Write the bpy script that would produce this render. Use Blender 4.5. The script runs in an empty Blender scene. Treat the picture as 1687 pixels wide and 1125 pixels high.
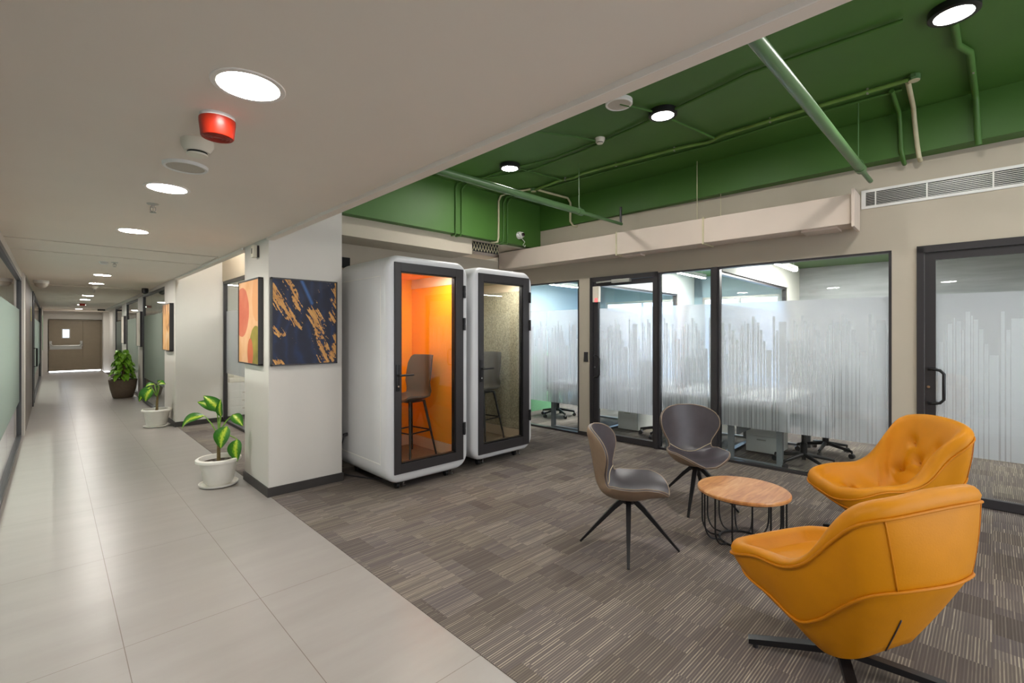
import bpy, bmesh, math, random
from mathutils import Vector, Matrix, Euler
random.seed(7)
sc = bpy.context.scene
COL = sc.collection
PI = math.pi
H = 1.5                                   # eye height
TH = math.atan(757.5 / 775.0)             # camera heading, degrees right of the corridor axis
CF = Vector((math.sin(TH), math.cos(TH), 0)); CR = Vector((math.cos(TH), -math.sin(TH), 0))

# ------------------------------------------------------------------ materials
def lin(c):
    c = c / 255.0
    return c / 12.92 if c <= 0.04045 else ((c + 0.055) / 1.055) ** 2.4
def rgb(r, g, b): return (lin(r), lin(g), lin(b), 1)

def newmat(name):
    m = bpy.data.materials.new(name); m.use_nodes = True
    nt = m.node_tree; nt.nodes.clear()
    out = nt.nodes.new('ShaderNodeOutputMaterial')
    return m, nt, out
def N(nt, kind, **kw):
    n = nt.nodes.new('ShaderNode' + kind)
    for k, v in kw.items():
        if k.startswith('i_'): n.inputs[k[2:].replace('_', ' ')].default_value = v
        else: setattr(n, k, v)
    return n
def L(nt, a, ao, b, bi): nt.links.new(a.outputs[ao], b.inputs[bi])
def ramp(nt, stops, interp='LINEAR'):
    r = nt.nodes.new('ShaderNodeValToRGB'); r.color_ramp.interpolation = interp
    e = r.color_ramp.elements
    while len(e) < len(stops): e.new(0.5)
    for i, (p, c) in enumerate(stops): e[i].position = p; e[i].color = c
    return r
def math_(nt, op, a=None, b=None):
    n = nt.nodes.new('ShaderNodeMath'); n.operation = op
    for i, v in enumerate((a, b)):
        if v is None: continue
        if isinstance(v, (int, float)): n.inputs[i].default_value = v
        else: nt.links.new(v, n.inputs[i])
    return n.outputs[0]
def mixc(nt, fac, a, b):
    n = nt.nodes.new('ShaderNodeMix'); n.data_type = 'RGBA'
    for idx, v in ((0, fac), (6, a), (7, b)):
        if hasattr(v, 'is_output'): nt.links.new(v, n.inputs[idx])
        else: n.inputs[idx].default_value = v
    return n.outputs[2]

def pmat(name, col, rough=0.5, metal=0.0, spec=0.5, noise=0.0, nscale=8, bump=0.0, bscale=60, coat=0.0):
    m, nt, out = newmat(name)
    p = N(nt, 'BsdfPrincipled'); p.inputs['Roughness'].default_value = rough; p.inputs['Metallic'].default_value = metal
    p.inputs['Specular IOR Level'].default_value = spec; p.inputs['Coat Weight'].default_value = coat
    p.inputs['Base Color'].default_value = col
    tc = N(nt, 'TexCoord')
    if noise:
        nz = N(nt, 'TexNoise'); nz.inputs['Scale'].default_value = nscale; nz.inputs['Detail'].default_value = 4
        L(nt, tc, 'Object', nz, 'Vector')
        lo = tuple(c * (1 - noise) for c in col[:3]) + (1,); hi = tuple(min(1, c * (1 + noise)) for c in col[:3]) + (1,)
        L(nt, (lambda r: (nt.links.new(nz.outputs['Fac'], r.inputs[0]), r)[1])(ramp(nt, [(0.3, lo), (0.7, hi)])), 'Color', p, 'Base Color')
    if bump:
        nb = N(nt, 'TexNoise'); nb.inputs['Scale'].default_value = bscale; nb.inputs['Detail'].default_value = 3
        L(nt, tc, 'Object', nb, 'Vector')
        bp = N(nt, 'Bump'); bp.inputs['Strength'].default_value = bump; bp.inputs['Distance'].default_value = 0.004
        L(nt, nb, 'Fac', bp, 'Height'); L(nt, bp, 'Normal', p, 'Normal')
    L(nt, p, 'BSDF', out, 'Surface')
    return m

def emis(name, col, s):
    m, nt, out = newmat(name); e = N(nt, 'Emission'); e.inputs['Color'].default_value = col; e.inputs['Strength'].default_value = s
    L(nt, e, 'Emission', out, 'Surface'); return m

def glass(name, tint, refl=1.0):
    m, nt, out = newmat(name)
    t = N(nt, 'BsdfTransparent'); t.inputs['Color'].default_value = tint
    g = N(nt, 'BsdfGlossy'); g.inputs['Roughness'].default_value = 0.01
    lw = N(nt, 'LayerWeight'); lw.inputs['Blend'].default_value = .5
    f = math_(nt, 'MULTIPLY', math_(nt, 'ADD', .035, math_(nt, 'MULTIPLY', math_(nt, 'POWER', lw.outputs['Facing'], 5.0), .9)), refl)
    mx = N(nt, 'MixShader'); nt.links.new(f, mx.inputs[0]); L(nt, t, 'BSDF', mx, 1); L(nt, g, 'BSDF', mx, 2)
    L(nt, mx, 0, out, 'Surface'); return m

def film(name, col, through, op0, op1, z0, z1):
    # printed frosted film: a milky share that grows from op0 at the lower edge to op1, the rest a rough see-through layer
    m, nt, out = newmat(name)
    r = N(nt, 'BsdfRefraction'); r.inputs['Roughness'].default_value = 0.32; r.inputs['IOR'].default_value = 1.12; r.inputs['Color'].default_value = through
    tr = N(nt, 'BsdfTransparent'); tr.inputs['Color'].default_value = through
    rt = N(nt, 'MixShader'); rt.inputs[0].default_value = .4; L(nt, r, 0, rt, 1); L(nt, tr, 0, rt, 2)
    tl = N(nt, 'BsdfTranslucent'); tl.inputs['Color'].default_value = col
    df = N(nt, 'BsdfDiffuse'); df.inputs['Color'].default_value = col
    md = N(nt, 'MixShader'); md.inputs[0].default_value = 0.42; L(nt, tl, 0, md, 1); L(nt, df, 0, md, 2)
    tc = N(nt, 'TexCoord'); sp = N(nt, 'SeparateXYZ'); L(nt, tc, 'Object', sp, 0)
    mr = N(nt, 'MapRange'); mr.inputs['From Min'].default_value = z0; mr.inputs['From Max'].default_value = z1
    mr.inputs['To Min'].default_value = op0; mr.inputs['To Max'].default_value = op1; L(nt, sp, 'Z', mr, 'Value')
    mm = N(nt, 'MixShader'); L(nt, mr, 0, mm, 0); L(nt, rt, 0, mm, 1); L(nt, md, 0, mm, 2)
    L(nt, mm, 0, out, 'Surface'); return m

M = {}
M['paint'] = pmat('wall_paint', rgb(208, 203, 196), 0.7, noise=.015, nscale=3, bump=.04, bscale=250)
M['cream'] = pmat('cream_paint', rgb(184, 174, 157), 0.7, noise=.02, nscale=2, bump=.04, bscale=250)
M['ceil'] = pmat('ceiling_paint', rgb(232, 221, 209), 0.8, noise=.015, nscale=2)
M['lip'] = pmat('lit_lip_ring_paint', rgb(236, 229, 222), 0.7)  # paler than the ceiling paint for the lip's lit face; also lamp trim rings
M['green'] = pmat('green_paint', rgb(64, 104, 38), 0.55, noise=.06, nscale=2.5, bump=.08, bscale=40)
M['green_pipe'] = pmat('green_pipe_paint', rgb(80, 112, 70), 0.4, noise=.08, nscale=9)
M['green_tarnish'] = pmat('worn_green_conduit', rgb(104, 138, 62), 0.45, noise=.22, nscale=7)
M['bare'] = pmat('bare_conduit', rgb(190, 182, 150), 0.5, noise=.1)
M['black'] = pmat('black_powder_coat', rgb(48, 45, 47), 0.4)
M['blackm'] = pmat('black_metal', rgb(32, 31, 33), 0.35, metal=.3)
M['skirt'] = pmat('dark_skirting', rgb(52, 48, 46), 0.5, noise=.1)
M['chrome'] = pmat('chrome', rgb(200, 200, 200), 0.2, metal=1)
M['alu'] = pmat('aluminium', rgb(190, 188, 182), 0.4, metal=.8)
M['white'] = pmat('white_plastic', rgb(228, 226, 222), 0.45)
M['offwhite'] = pmat('off_white_plastic', rgb(226, 220, 204), 0.5)
M['booth'] = pmat('booth_white_laminate', rgb(208, 208, 210), 0.35)
M['ductp'] = pmat('duct_paint', rgb(204, 189, 176), 0.6, noise=.02, nscale=4)
M['orange_felt'] = pmat('orange_felt', rgb(255, 171, 3), 0.9, noise=.06, nscale=60)
M['grey_felt'] = pmat('grey_felt', rgb(176, 168, 146), 0.95, noise=.35, nscale=60)
M['booth_base'] = pmat('booth_interior_trim', rgb(225, 205, 180), 0.6)
M['booth_floor'] = pmat('booth_carpet', rgb(150, 128, 105), 0.95, noise=.2, nscale=90)
M['desk_wood'] = pmat('dark_desk', rgb(88, 72, 62), 0.5, noise=.15, nscale=14)
M['glass'] = glass('clear_glass', (.955, .985, .98, 1))
M['glass_booth'] = glass('booth_glass', (.90, .92, .90, 1), 1.3)
M['glass_left'] = glass('corridor_glass', (.86, .92, .89, 1), 1.3)
M['film'] = film('frosted_film', (.63, .62, .66, 1), (.86, .86, .91, 1), .36, .70, .42, 1.3)
M['filmbar'] = film('film_bars', (.98, .97, 1.0, 1), (.95, .95, .99, 1), .66, .97, .42, 1.1)
M['film_left'] = film('corridor_frosted_film', (.40, .42, .38, 1), (.70, .74, .68, 1), .45, .6, .5, 1.2)
M['lamp'] = emis('lamp_diffuser', (1, .96, .90, 1), 55)
M['lampc'] = emis('lounge_lamp_diffuser', (1, .97, .92, 1), 85)
M['lampb'] = emis('booth_lamp', (1, .95, .88, 1), 14)
M['linear'] = emis('linear_lamp', (1, .97, .93, 1), 55)
M['red'] = pmat('red_plastic', rgb(158, 36, 14), 0.4)
M['redd'] = pmat('dark_red_plastic', rgb(160, 38, 22), 0.4)
M['led'] = emis('red_led', (1, .05, .05, 1), 1.5)
M['mesh'] = pmat('speaker_grille', rgb(190, 182, 170), 0.8, noise=.1, nscale=300)
M['dark'] = pmat('dark_void', rgb(22, 21, 22), 0.8)
M['lens'] = pmat('camera_lens', rgb(40, 25, 25), 0.1)
M['pot_white'] = pmat('white_pot', rgb(232, 228, 220), 0.5, noise=.03)
M['pot_brown'] = pmat('brown_pot', rgb(108, 94, 78), 0.7, noise=.08, nscale=20)
M['soil'] = pmat('soil', rgb(60, 48, 38), 0.95, noise=.5, nscale=60)
M['pebble'] = pmat('pebbles', rgb(120, 115, 108), 0.7, noise=.5, nscale=30)
M['stem'] = pmat('plant_stem', rgb(110, 150, 50), 0.5, noise=.2, nscale=20)
M['trunk'] = pmat('woody_stem', rgb(120, 100, 60), 0.7, noise=.3, nscale=40)
M['chair_dark'] = pmat('dark_grey_leather', rgb(64, 58, 63), 0.36, noise=.08, nscale=20, bump=.1, bscale=180)
M['chair_tan'] = pmat('taupe_leather', rgb(132, 110, 90), 0.5, noise=.06, nscale=20, bump=.1, bscale=180)
M['stitch'] = pmat('light_stitching', rgb(196, 180, 150), 0.7)
M['chair_rim'] = pmat('taupe_piping', rgb(140, 122, 104), 0.5)
M['leather'] = pmat('mustard_leather', rgb(204, 130, 0), 0.5, spec=.3, noise=.04, nscale=9, bump=.12, bscale=140)
M['leather_p'] = pmat('mustard_piping', rgb(196, 120, 4), 0.5, spec=.3)
M['stool_grey'] = pmat('grey_stool_shell', rgb(86, 80, 74), 0.5, noise=.05)
M['deskwhite'] = pmat('white_desktop', rgb(236, 234, 226), 0.4)
M['deskgrey'] = pmat('grey_desk_leg', rgb(120, 122, 126), 0.45)
M['fabric_dark'] = pmat('office_chair_fabric', rgb(52, 54, 60), 0.8)
M['roomwall'] = pmat('grey_blind', rgb(176, 178, 180), 0.8)
M['roomwhite'] = pmat('room_white_paint', rgb(232, 230, 222), 0.7)
M['bluegrey'] = pmat('blue_grey_paint', rgb(150, 172, 184), 0.7)
M['roomgreen'] = pmat('light_green_wall', rgb(120, 178, 130), 0.6)
M['taupe_door'] = pmat('taupe_door_paint', rgb(138, 124, 104), 0.45, noise=.04)
M['brown_panel'] = pmat('grey_brown_laminate', rgb(112, 100, 94), 0.45, noise=.12, nscale=3)
M['daylight'] = emis('daylit_pane', (.55, .72, 1, 1), 1.3)
M['doorgap'] = emis('daylight_under_door', (.9, .95, 1, 1), 3)
M['yellow'] = pmat('yellow_sign', rgb(220, 200, 40), 0.5)

def m_tile():
    m, nt, out = newmat('porcelain_floor_tiles')
    p = N(nt, 'BsdfPrincipled')
    tc = N(nt, 'TexCoord'); mp = N(nt, 'Mapping'); L(nt, tc, 'Object', mp, 'Vector')
    mp.inputs['Location'].default_value = (-.245 + .595, -1.668, 0)
    sp = N(nt, 'SeparateXYZ'); L(nt, mp, 0, sp, 0)
    def line(o, period, w):
        f = math_(nt, 'FRACT', math_(nt, 'DIVIDE', math_(nt, 'ADD', o, 100 * period), period))
        d = math_(nt, 'MINIMUM', f, math_(nt, 'SUBTRACT', 1.0, f))
        return math_(nt, 'LESS_THAN', math_(nt, 'MULTIPLY', d, period), w)
    g = math_(nt, 'MAXIMUM', line(sp.outputs[0], .595, .0018), line(sp.outputs[1], 1.2265, .0016))
    # soft streaky veining across the tiles
    m2 = N(nt, 'Mapping'); m2.inputs['Scale'].default_value = (.7, 3.2, 1); L(nt, tc, 'Object', m2, 'Vector')
    nz = N(nt, 'TexNoise'); nz.inputs['Scale'].default_value = 1.5; nz.inputs['Detail'].default_value = 6; nz.inputs['Roughness'].default_value = .6; L(nt, m2, 0, nz, 'Vector')
    br = N(nt, 'TexWhiteNoise'); br.noise_dimensions = '2D'
    cmb = N(nt, 'CombineXYZ')
    nt.links.new(math_(nt, 'FLOOR', math_(nt, 'DIVIDE', sp.outputs[0], .595)), cmb.inputs[0])
    nt.links.new(math_(nt, 'FLOOR', math_(nt, 'DIVIDE', sp.outputs[1], 1.2265)), cmb.inputs[1])
    L(nt, cmb, 0, br, 'Vector')
    r = ramp(nt, [(.25, rgb(150, 143, 138)), (.75, rgb(163, 157, 152))]); L(nt, nz, 'Fac', r, 0)
    tone = mixc(nt, math_(nt, 'MULTIPLY', br.outputs['Value'], .25), r.outputs[0], rgb(153, 147, 142))
    c = mixc(nt, g, tone, rgb(116, 104, 94))
    nt.links.new(c, p.inputs['Base Color'])
    p.inputs['Roughness'].default_value = .30; p.inputs['Specular IOR Level'].default_value = .45
    bp = N(nt, 'Bump'); bp.inputs['Strength'].default_value = .35; bp.inputs['Distance'].default_value = .002
    nt.links.new(math_(nt, 'SUBTRACT', 1.0, g), bp.inputs['Height']); L(nt, bp, 0, p, 'Normal')
    L(nt, p, 0, out, 'Surface'); return m
M['tile'] = m_tile()

def m_carpet():
    m, nt, out = newmat('striped_carpet_tiles')
    p = N(nt, 'BsdfPrincipled'); p.inputs['Roughness'].default_value = .95; p.inputs['Specular IOR Level'].default_value = .1
    tc = N(nt, 'TexCoord'); sp = N(nt, 'SeparateXYZ'); L(nt, tc, 'Object', sp, 0)
    x, y = sp.outputs[0], sp.outputs[1]
    # broad patches: random tone in 0.5 x 0.25 m and 0.25 x 0.125 m blocks
    def cell(sx, sy, off):
        c = N(nt, 'CombineXYZ')
        row = math_(nt, 'FLOOR', math_(nt, 'DIVIDE', y, sy))
        sh = math_(nt, 'MULTIPLY', math_(nt, 'FRACT', math_(nt, 'MULTIPLY', row, .382)), sx)
        nt.links.new(math_(nt, 'FLOOR', math_(nt, 'DIVIDE', math_(nt, 'ADD', x, sh), sx)), c.inputs[0])
        nt.links.new(row, c.inputs[1]); c.inputs[2].default_value = off
        w = N(nt, 'TexWhiteNoise'); w.noise_dimensions = '3D'; L(nt, c, 0, w, 'Vector'); return w.outputs['Value']
    a = cell(.5, .25, 0.3); b = cell(.25, .25, 3.7)
    patch = math_(nt, 'ADD', math_(nt, 'MULTIPLY', a, .6), math_(nt, 'MULTIPLY', b, .4))
    # thread lines run across the corridor axis, their rhythm shifted and their brightness changed from block to block
    def stripes(sy, sx, seed):
        mp = N(nt, 'Mapping'); mp.inputs['Scale'].default_value = (sx, sy, 1); mp.inputs['Location'].default_value = (seed, seed, 0); L(nt, tc, 'Object', mp, 'Vector')
        n = N(nt, 'TexNoise'); n.inputs['Scale'].default_value = 1; n.inputs['Detail'].default_value = 2; L(nt, mp, 0, n, 'Vector'); return n.outputs['Fac']
    fine = stripes(330, 9, 1.3)
    PER = .0125
    u = math_(nt, 'ADD', math_(nt, 'DIVIDE', y, PER), math_(nt, 'MULTIPLY', b, 7.0))
    fr = math_(nt, 'FRACT', u); idn = math_(nt, 'FLOOR', u)
    cc = N(nt, 'CombineXYZ'); nt.links.new(idn, cc.inputs[0]); nt.links.new(b, cc.inputs[1]); nt.links.new(a, cc.inputs[2])
    wn = N(nt, 'TexWhiteNoise'); wn.noise_dimensions = '3D'; L(nt, cc, 0, wn, 'Vector')
    tri = math_(nt, 'SUBTRACT', 1.0, math_(nt, 'ABSOLUTE', math_(nt, 'SUBTRACT', math_(nt, 'MULTIPLY', fr, 2.0), 1.0)))
    mr = N(nt, 'MapRange'); nt.links.new(tri, mr.inputs['Value']); mr.inputs['From Min'].default_value = .45; mr.inputs['From Max'].default_value = .75
    amp = math_(nt, 'MULTIPLY', math_(nt, 'ADD', math_(nt, 'MULTIPLY', math_(nt, 'POWER', wn.outputs['Value'], 1.6), .85), .12), math_(nt, 'ADD', math_(nt, 'MULTIPLY', patch, .9), .25))
    nmod = N(nt, 'MapRange'); nt.links.new(fine, nmod.inputs['Value']); nmod.inputs['From Min'].default_value = .35; nmod.inputs['From Max'].default_value = .6; nmod.inputs['To Min'].default_value = .45
    lf = math_(nt, 'MULTIPLY', math_(nt, 'MULTIPLY', mr.outputs[0], amp), nmod.outputs[0])
    base = mixc(nt, patch, rgb(88, 80, 77), rgb(116, 106, 97))
    hue = mixc(nt, math_(nt, 'MULTIPLY', b, .45), base, rgb(104, 97, 104))
    tone = mixc(nt, math_(nt, 'MULTIPLY', fine, .25), hue, rgb(70, 62, 58))
    c = mixc(nt, lf, tone, rgb(190, 178, 158))
    nt.links.new(c, p.inputs['Base Color'])
    bp = N(nt, 'Bump'); bp.inputs['Strength'].default_value = .4; bp.inputs['Distance'].default_value = .003
    nt.links.new(fine, bp.inputs['Height']); L(nt, bp, 0, p, 'Normal')
    L(nt, p, 0, out, 'Surface'); return m
M['carpet'] = m_carpet()

def m_tabletop():
    m, nt, out = newmat('mango_wood')
    p = N(nt, 'BsdfPrincipled'); p.inputs['Roughness'].default_value = .33; p.inputs['Coat Weight'].default_value = .25; p.inputs['Coat Roughness'].default_value = .25
    tc = N(nt, 'TexCoord'); mp = N(nt, 'Mapping'); mp.inputs['Rotation'].default_value = (0, 0, .55); mp.inputs['Scale'].default_value = (2.2, 14, 3); L(nt, tc, 'Object', mp, 'Vector')
    n = N(nt, 'TexNoise'); n.inputs['Scale'].default_value = 2.2; n.inputs['Detail'].default_value = 7; n.inputs['Distortion'].default_value = .8; L(nt, mp, 0, n, 'Vector')
    sp = N(nt, 'SeparateXYZ'); L(nt, mp, 0, sp, 0)
    w = N(nt, 'TexWhiteNoise'); w.noise_dimensions = '1D'; nt.links.new(math_(nt, 'FLOOR', math_(nt, 'MULTIPLY', sp.outputs[1], .62)), w.inputs['W'])
    r = ramp(nt, [(.25, rgb(168, 104, 54)), (.5, rgb(206, 144, 86)), (.75, rgb(226, 178, 124))])
    nt.links.new(math_(nt, 'ADD', math_(nt, 'MULTIPLY', n.outputs['Fac'], .75), math_(nt, 'MULTIPLY', w.outputs['Value'], .25)), r.inputs[0])
    L(nt, r, 0, p, 'Base Color'); L(nt, p, 0, out, 'Surface'); return m
M['wood'] = m_tabletop()

def m_leaf():
    m, nt, out = newmat('variegated_leaf')
    p = N(nt, 'BsdfPrincipled'); p.inputs['Roughness'].default_value = .35
    uv = N(nt, 'UVMap'); sp = N(nt, 'SeparateXYZ'); L(nt, uv, 0, sp, 0)
    e = math_(nt, 'ABSOLUTE', math_(nt, 'SUBTRACT', math_(nt, 'MULTIPLY', sp.outputs[0], 2.0), 1.0))
    n = N(nt, 'TexNoise'); n.inputs['Scale'].default_value = 12; n.inputs['Detail'].default_value = 4; L(nt, uv, 0, n, 'Vector')
    t = math_(nt, 'ADD', math_(nt, 'MULTIPLY', e, .8), math_(nt, 'MULTIPLY', n.outputs['Fac'], .6))
    r = ramp(nt, [(.36, rgb(196, 214, 70)), (.50, rgb(128, 176, 40)), (.64, rgb(66, 130, 30)), (1, rgb(44, 104, 26))]); nt.links.new(t, r.inputs[0])
    L(nt, r, 0, p, 'Base Color')
    tl = N(nt, 'BsdfTranslucent'); L(nt, r, 0, tl, 'Color')
    mx = N(nt, 'MixShader'); mx.inputs[0].default_value = .25; L(nt, p, 0, mx, 1); L(nt, tl, 0, mx, 2)
    L(nt, mx, 0, out, 'Surface'); return m
M['leaf'] = m_leaf()
M['leaf_green'] = pmat('glossy_green_leaf', rgb(128, 184, 48), .4, noise=.35, nscale=14)

def m_paint_blue():
    m, nt, out = newmat('abstract_navy_gold')
    p = N(nt, 'BsdfPrincipled'); p.inputs['Roughness'].default_value = .6
    tc = N(nt, 'TexCoord'); mp = N(nt, 'Mapping'); L(nt, tc, 'Object', mp, 'Vector')
    n0 = N(nt, 'TexNoise'); n0.inputs['Scale'].default_value = 3.2; n0.inputs['Detail'].default_value = 5; n0.inputs['Distortion'].default_value = 1.6; L(nt, mp, 0, n0, 'Vector')
    wv = N(nt, 'TexWave'); wv.inputs['Scale'].default_value = 3; wv.inputs['Distortion'].default_value = 9; wv.inputs['Detail'].default_value = 3; L(nt, mp, 0, wv, 'Vector')
    navy = ramp(nt, [(.0, rgb(26, 28, 44)), (.6, rgb(32, 37, 60)), (.9, rgb(32, 50, 88)), (1, rgb(44, 74, 120))]); wmix = math_(nt, 'ADD', math_(nt, 'MULTIPLY', wv.outputs['Fac'], .45), math_(nt, 'MULTIPLY', n0.outputs['Fac'], .55)); nt.links.new(wmix, navy.inputs[0])
    # slanting gold strokes
    sp = N(nt, 'SeparateXYZ'); L(nt, tc, 'Object', sp, 0)
    X, Z = sp.outputs[0], sp.outputs[2]
    cv = N(nt, 'CombineXYZ')
    nt.links.new(math_(nt, 'MULTIPLY', math_(nt, 'ADD', math_(nt, 'MULTIPLY', X, .86), math_(nt, 'MULTIPLY', Z, .5)), 34.0), cv.inputs[0])
    nt.links.new(math_(nt, 'MULTIPLY', math_(nt, 'SUBTRACT', math_(nt, 'MULTIPLY', X, .5), math_(nt, 'MULTIPLY', Z, .86)), 5.0), cv.inputs[1])
    st = N(nt, 'TexNoise'); st.inputs['Scale'].default_value = 1.0; st.inputs['Detail'].default_value = 5; st.inputs['Roughness'].default_value = .6; st.inputs['Distortion'].default_value = .5; L(nt, cv, 0, st, 'Vector')
    def band(x0, z0, x1, z1, w):
        dx, dz = x1 - x0, z1 - z0; ln = math.hypot(dx, dz); ux, uz = dx / ln, dz / ln
        al = math_(nt, 'ADD', math_(nt, 'MULTIPLY', math_(nt, 'SUBTRACT', X, x0), ux), math_(nt, 'MULTIPLY', math_(nt, 'SUBTRACT', Z, z0), uz))
        pe = math_(nt, 'ABSOLUTE', math_(nt, 'ADD', math_(nt, 'MULTIPLY', math_(nt, 'SUBTRACT', X, x0), -uz), math_(nt, 'MULTIPLY', math_(nt, 'SUBTRACT', Z, z0), ux)))
        over = math_(nt, 'MAXIMUM', math_(nt, 'SUBTRACT', math_(nt, 'ABSOLUTE', math_(nt, 'SUBTRACT', al, ln / 2)), ln / 2), 0.0)
        d = math_(nt, 'ADD', pe, over)
        return math_(nt, 'MAXIMUM', math_(nt, 'SUBTRACT', 1.0, math_(nt, 'DIVIDE', d, w)), 0.0)
    bs = [band(-.30, .30, -.08, -.02, .085), band(-.17, .40, -.06, .13, .06), band(.07, .10, .20, -.38, .10), (band(.30, .38, .27, .02, .06)), band(.30, -.12, .26, -.36, .07), band(-.28, -.36, -.2, -.38, .06), band(-.29, -.05, -.2, -.12, .05)]
    b = bs[0]
    for q in bs[1:]: b = math_(nt, 'MAXIMUM', b, q)
    n9 = N(nt, 'TexNoise'); n9.inputs['Scale'].default_value = 46; n9.inputs['Detail'].default_value = 3; L(nt, tc, 'Object', n9, 'Vector')
    n8 = N(nt, 'TexNoise'); n8.inputs['Scale'].default_value = 7; n8.inputs['Detail'].default_value = 2; L(nt, tc, 'Object', n8, 'Vector')
    g = math_(nt, 'ADD', math_(nt, 'MULTIPLY', math_(nt, 'POWER', b, .8), .44), math_(nt, 'ADD', math_(nt, 'MULTIPLY', st.outputs['Fac'], 1.5), math_(nt, 'ADD', math_(nt, 'MULTIPLY', n9.outputs['Fac'], .60), math_(nt, 'MULTIPLY', n8.outputs['Fac'], .30))))
    mr = N(nt, 'MapRange'); nt.links.new(g, mr.inputs['Value']); mr.inputs['From Min'].default_value = 1.50; mr.inputs['From Max'].default_value = 1.54
    gold = ramp(nt, [(.35, rgb(160, 104, 52)), (.6, rgb(214, 160, 92))]); L(nt, st, 'Fac', gold, 0)
    # white-blue swirl at the top
    sw = band(-.04, .40, .06, .18, .022); sw2 = math_(nt, 'MULTIPLY', sw, .8)
    c = mixc(nt, mr.outputs[0], mixc(nt, sw2, navy.outputs[0], rgb(70, 110, 170)), gold.outputs[0])
    nt.links.new(c, p.inputs['Base Color']); L(nt, p, 0, out, 'Surface'); return m
M['art_blue'] = m_paint_blue()

def m_paint_orange():
    m, nt, out = newmat('abstract_peach_shapes')
    p = N(nt, 'BsdfPrincipled'); p.inputs['Roughness'].default_value = .6
    tc = N(nt, 'TexCoord'); sp = N(nt, 'SeparateXYZ'); L(nt, tc, 'Object', sp, 0)
    Y, Z = math_(nt, 'MULTIPLY', sp.outputs[0], -1.0), sp.outputs[2]
    n = N(nt, 'TexNoise'); n.inputs['Scale'].default_value = 4; n.inputs['Detail'].default_value = 5; L(nt, tc, 'Object', n, 'Vector')
    base = ramp(nt, [(.3, rgb(206, 146, 92)), (.7, rgb(226, 178, 136))]); L(nt, n, 'Fac', base, 0)
    def ell(y0, z0, ry, rz):
        a = math_(nt, 'POWER', math_(nt, 'DIVIDE', math_(nt, 'SUBTRACT', Y, y0), ry), 2.0)
        b = math_(nt, 'POWER', math_(nt, 'DIVIDE', math_(nt, 'SUBTRACT', Z, z0), rz), 2.0)
        d = math_(nt, 'ADD', math_(nt, 'ADD', a, b), math_(nt, 'MULTIPLY', math_(nt, 'SUBTRACT', n.outputs['Fac'], .5), .3))
        return math_(nt, 'LESS_THAN', d, 1.0)
    r1 = ramp(nt, [(.3, rgb(186, 84, 56)), (.7, rgb(206, 116, 84))]); L(nt, n, 'Fac', r1, 0)
    c = mixc(nt, ell(.22, .10, .24, .25), base.outputs[0], r1.outputs[0])
    c = mixc(nt, ell(-.26, .22, .14, .22), c, rgb(214, 150, 98))
    r2 = ramp(nt, [(.35, rgb(110, 100, 28)), (.65, rgb(160, 140, 40))]); L(nt, n, 'Fac', r2, 0)
    c = mixc(nt, ell(-.24, -.24, .20, .20), c, r2.outputs[0])
    c = mixc(nt, ell(-.06, -.30, .09, .14), c, rgb(190, 92, 50))
    nt.links.new(c, p.inputs['Base Color']); L(nt, p, 0, out, 'Surface'); return m
M['art_peach'] = m_paint_orange()
def m_art(name, cols, sc_):
    m, nt, out = newmat(name); p = N(nt, 'BsdfPrincipled'); p.inputs['Roughness'].default_value = .6
    tc = N(nt, 'TexCoord'); mp = N(nt, 'Mapping'); mp.inputs['Scale'].default_value = (1, 1, .5); L(nt, tc, 'Object', mp, 'Vector')
    n = N(nt, 'TexNoise'); n.inputs['Scale'].default_value = sc_; n.inputs['Detail'].default_value = 6; n.inputs['Distortion'].default_value = 1.2; L(nt, mp, 0, n, 'Vector')
    k = len(cols); r = ramp(nt, [(.34 + .32 * i / (k - 1), c) for i, c in enumerate(cols)]); L(nt, n, 'Fac', r, 0)
    L(nt, r, 0, p, 'Base Color'); L(nt, p, 0, out, 'Surface'); return m
M['art_ochre'] = m_art('abstract_ochre', [rgb(60, 66, 80), rgb(190, 130, 70), rgb(222, 176, 120), rgb(226, 206, 186)], 3.4)
M['art_pale'] = m_art('abstract_pale', [rgb(190, 170, 150), rgb(224, 212, 196), rgb(232, 224, 212)], 2.5)
def m_blind():
    m, nt, out = newmat('grey_wave_wallcovering'); p = N(nt, 'BsdfPrincipled'); p.inputs['Roughness'].default_value = .8
    tc = N(nt, 'TexCoord'); mp = N(nt, 'Mapping'); mp.inputs['Scale'].default_value = (1, .9, 9); L(nt, tc, 'Object', mp, 'Vector')
    n = N(nt, 'TexNoise'); n.inputs['Scale'].default_value = 2; n.inputs['Detail'].default_value = 4; L(nt, mp, 0, n, 'Vector')
    r = ramp(nt, [(.3, rgb(166, 168, 170)), (.7, rgb(186, 188, 190))]); L(nt, n, 'Fac', r, 0)
    L(nt, r, 0, p, 'Base Color'); L(nt, p, 0, out, 'Surface'); return m
M['blind'] = m_blind()

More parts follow.
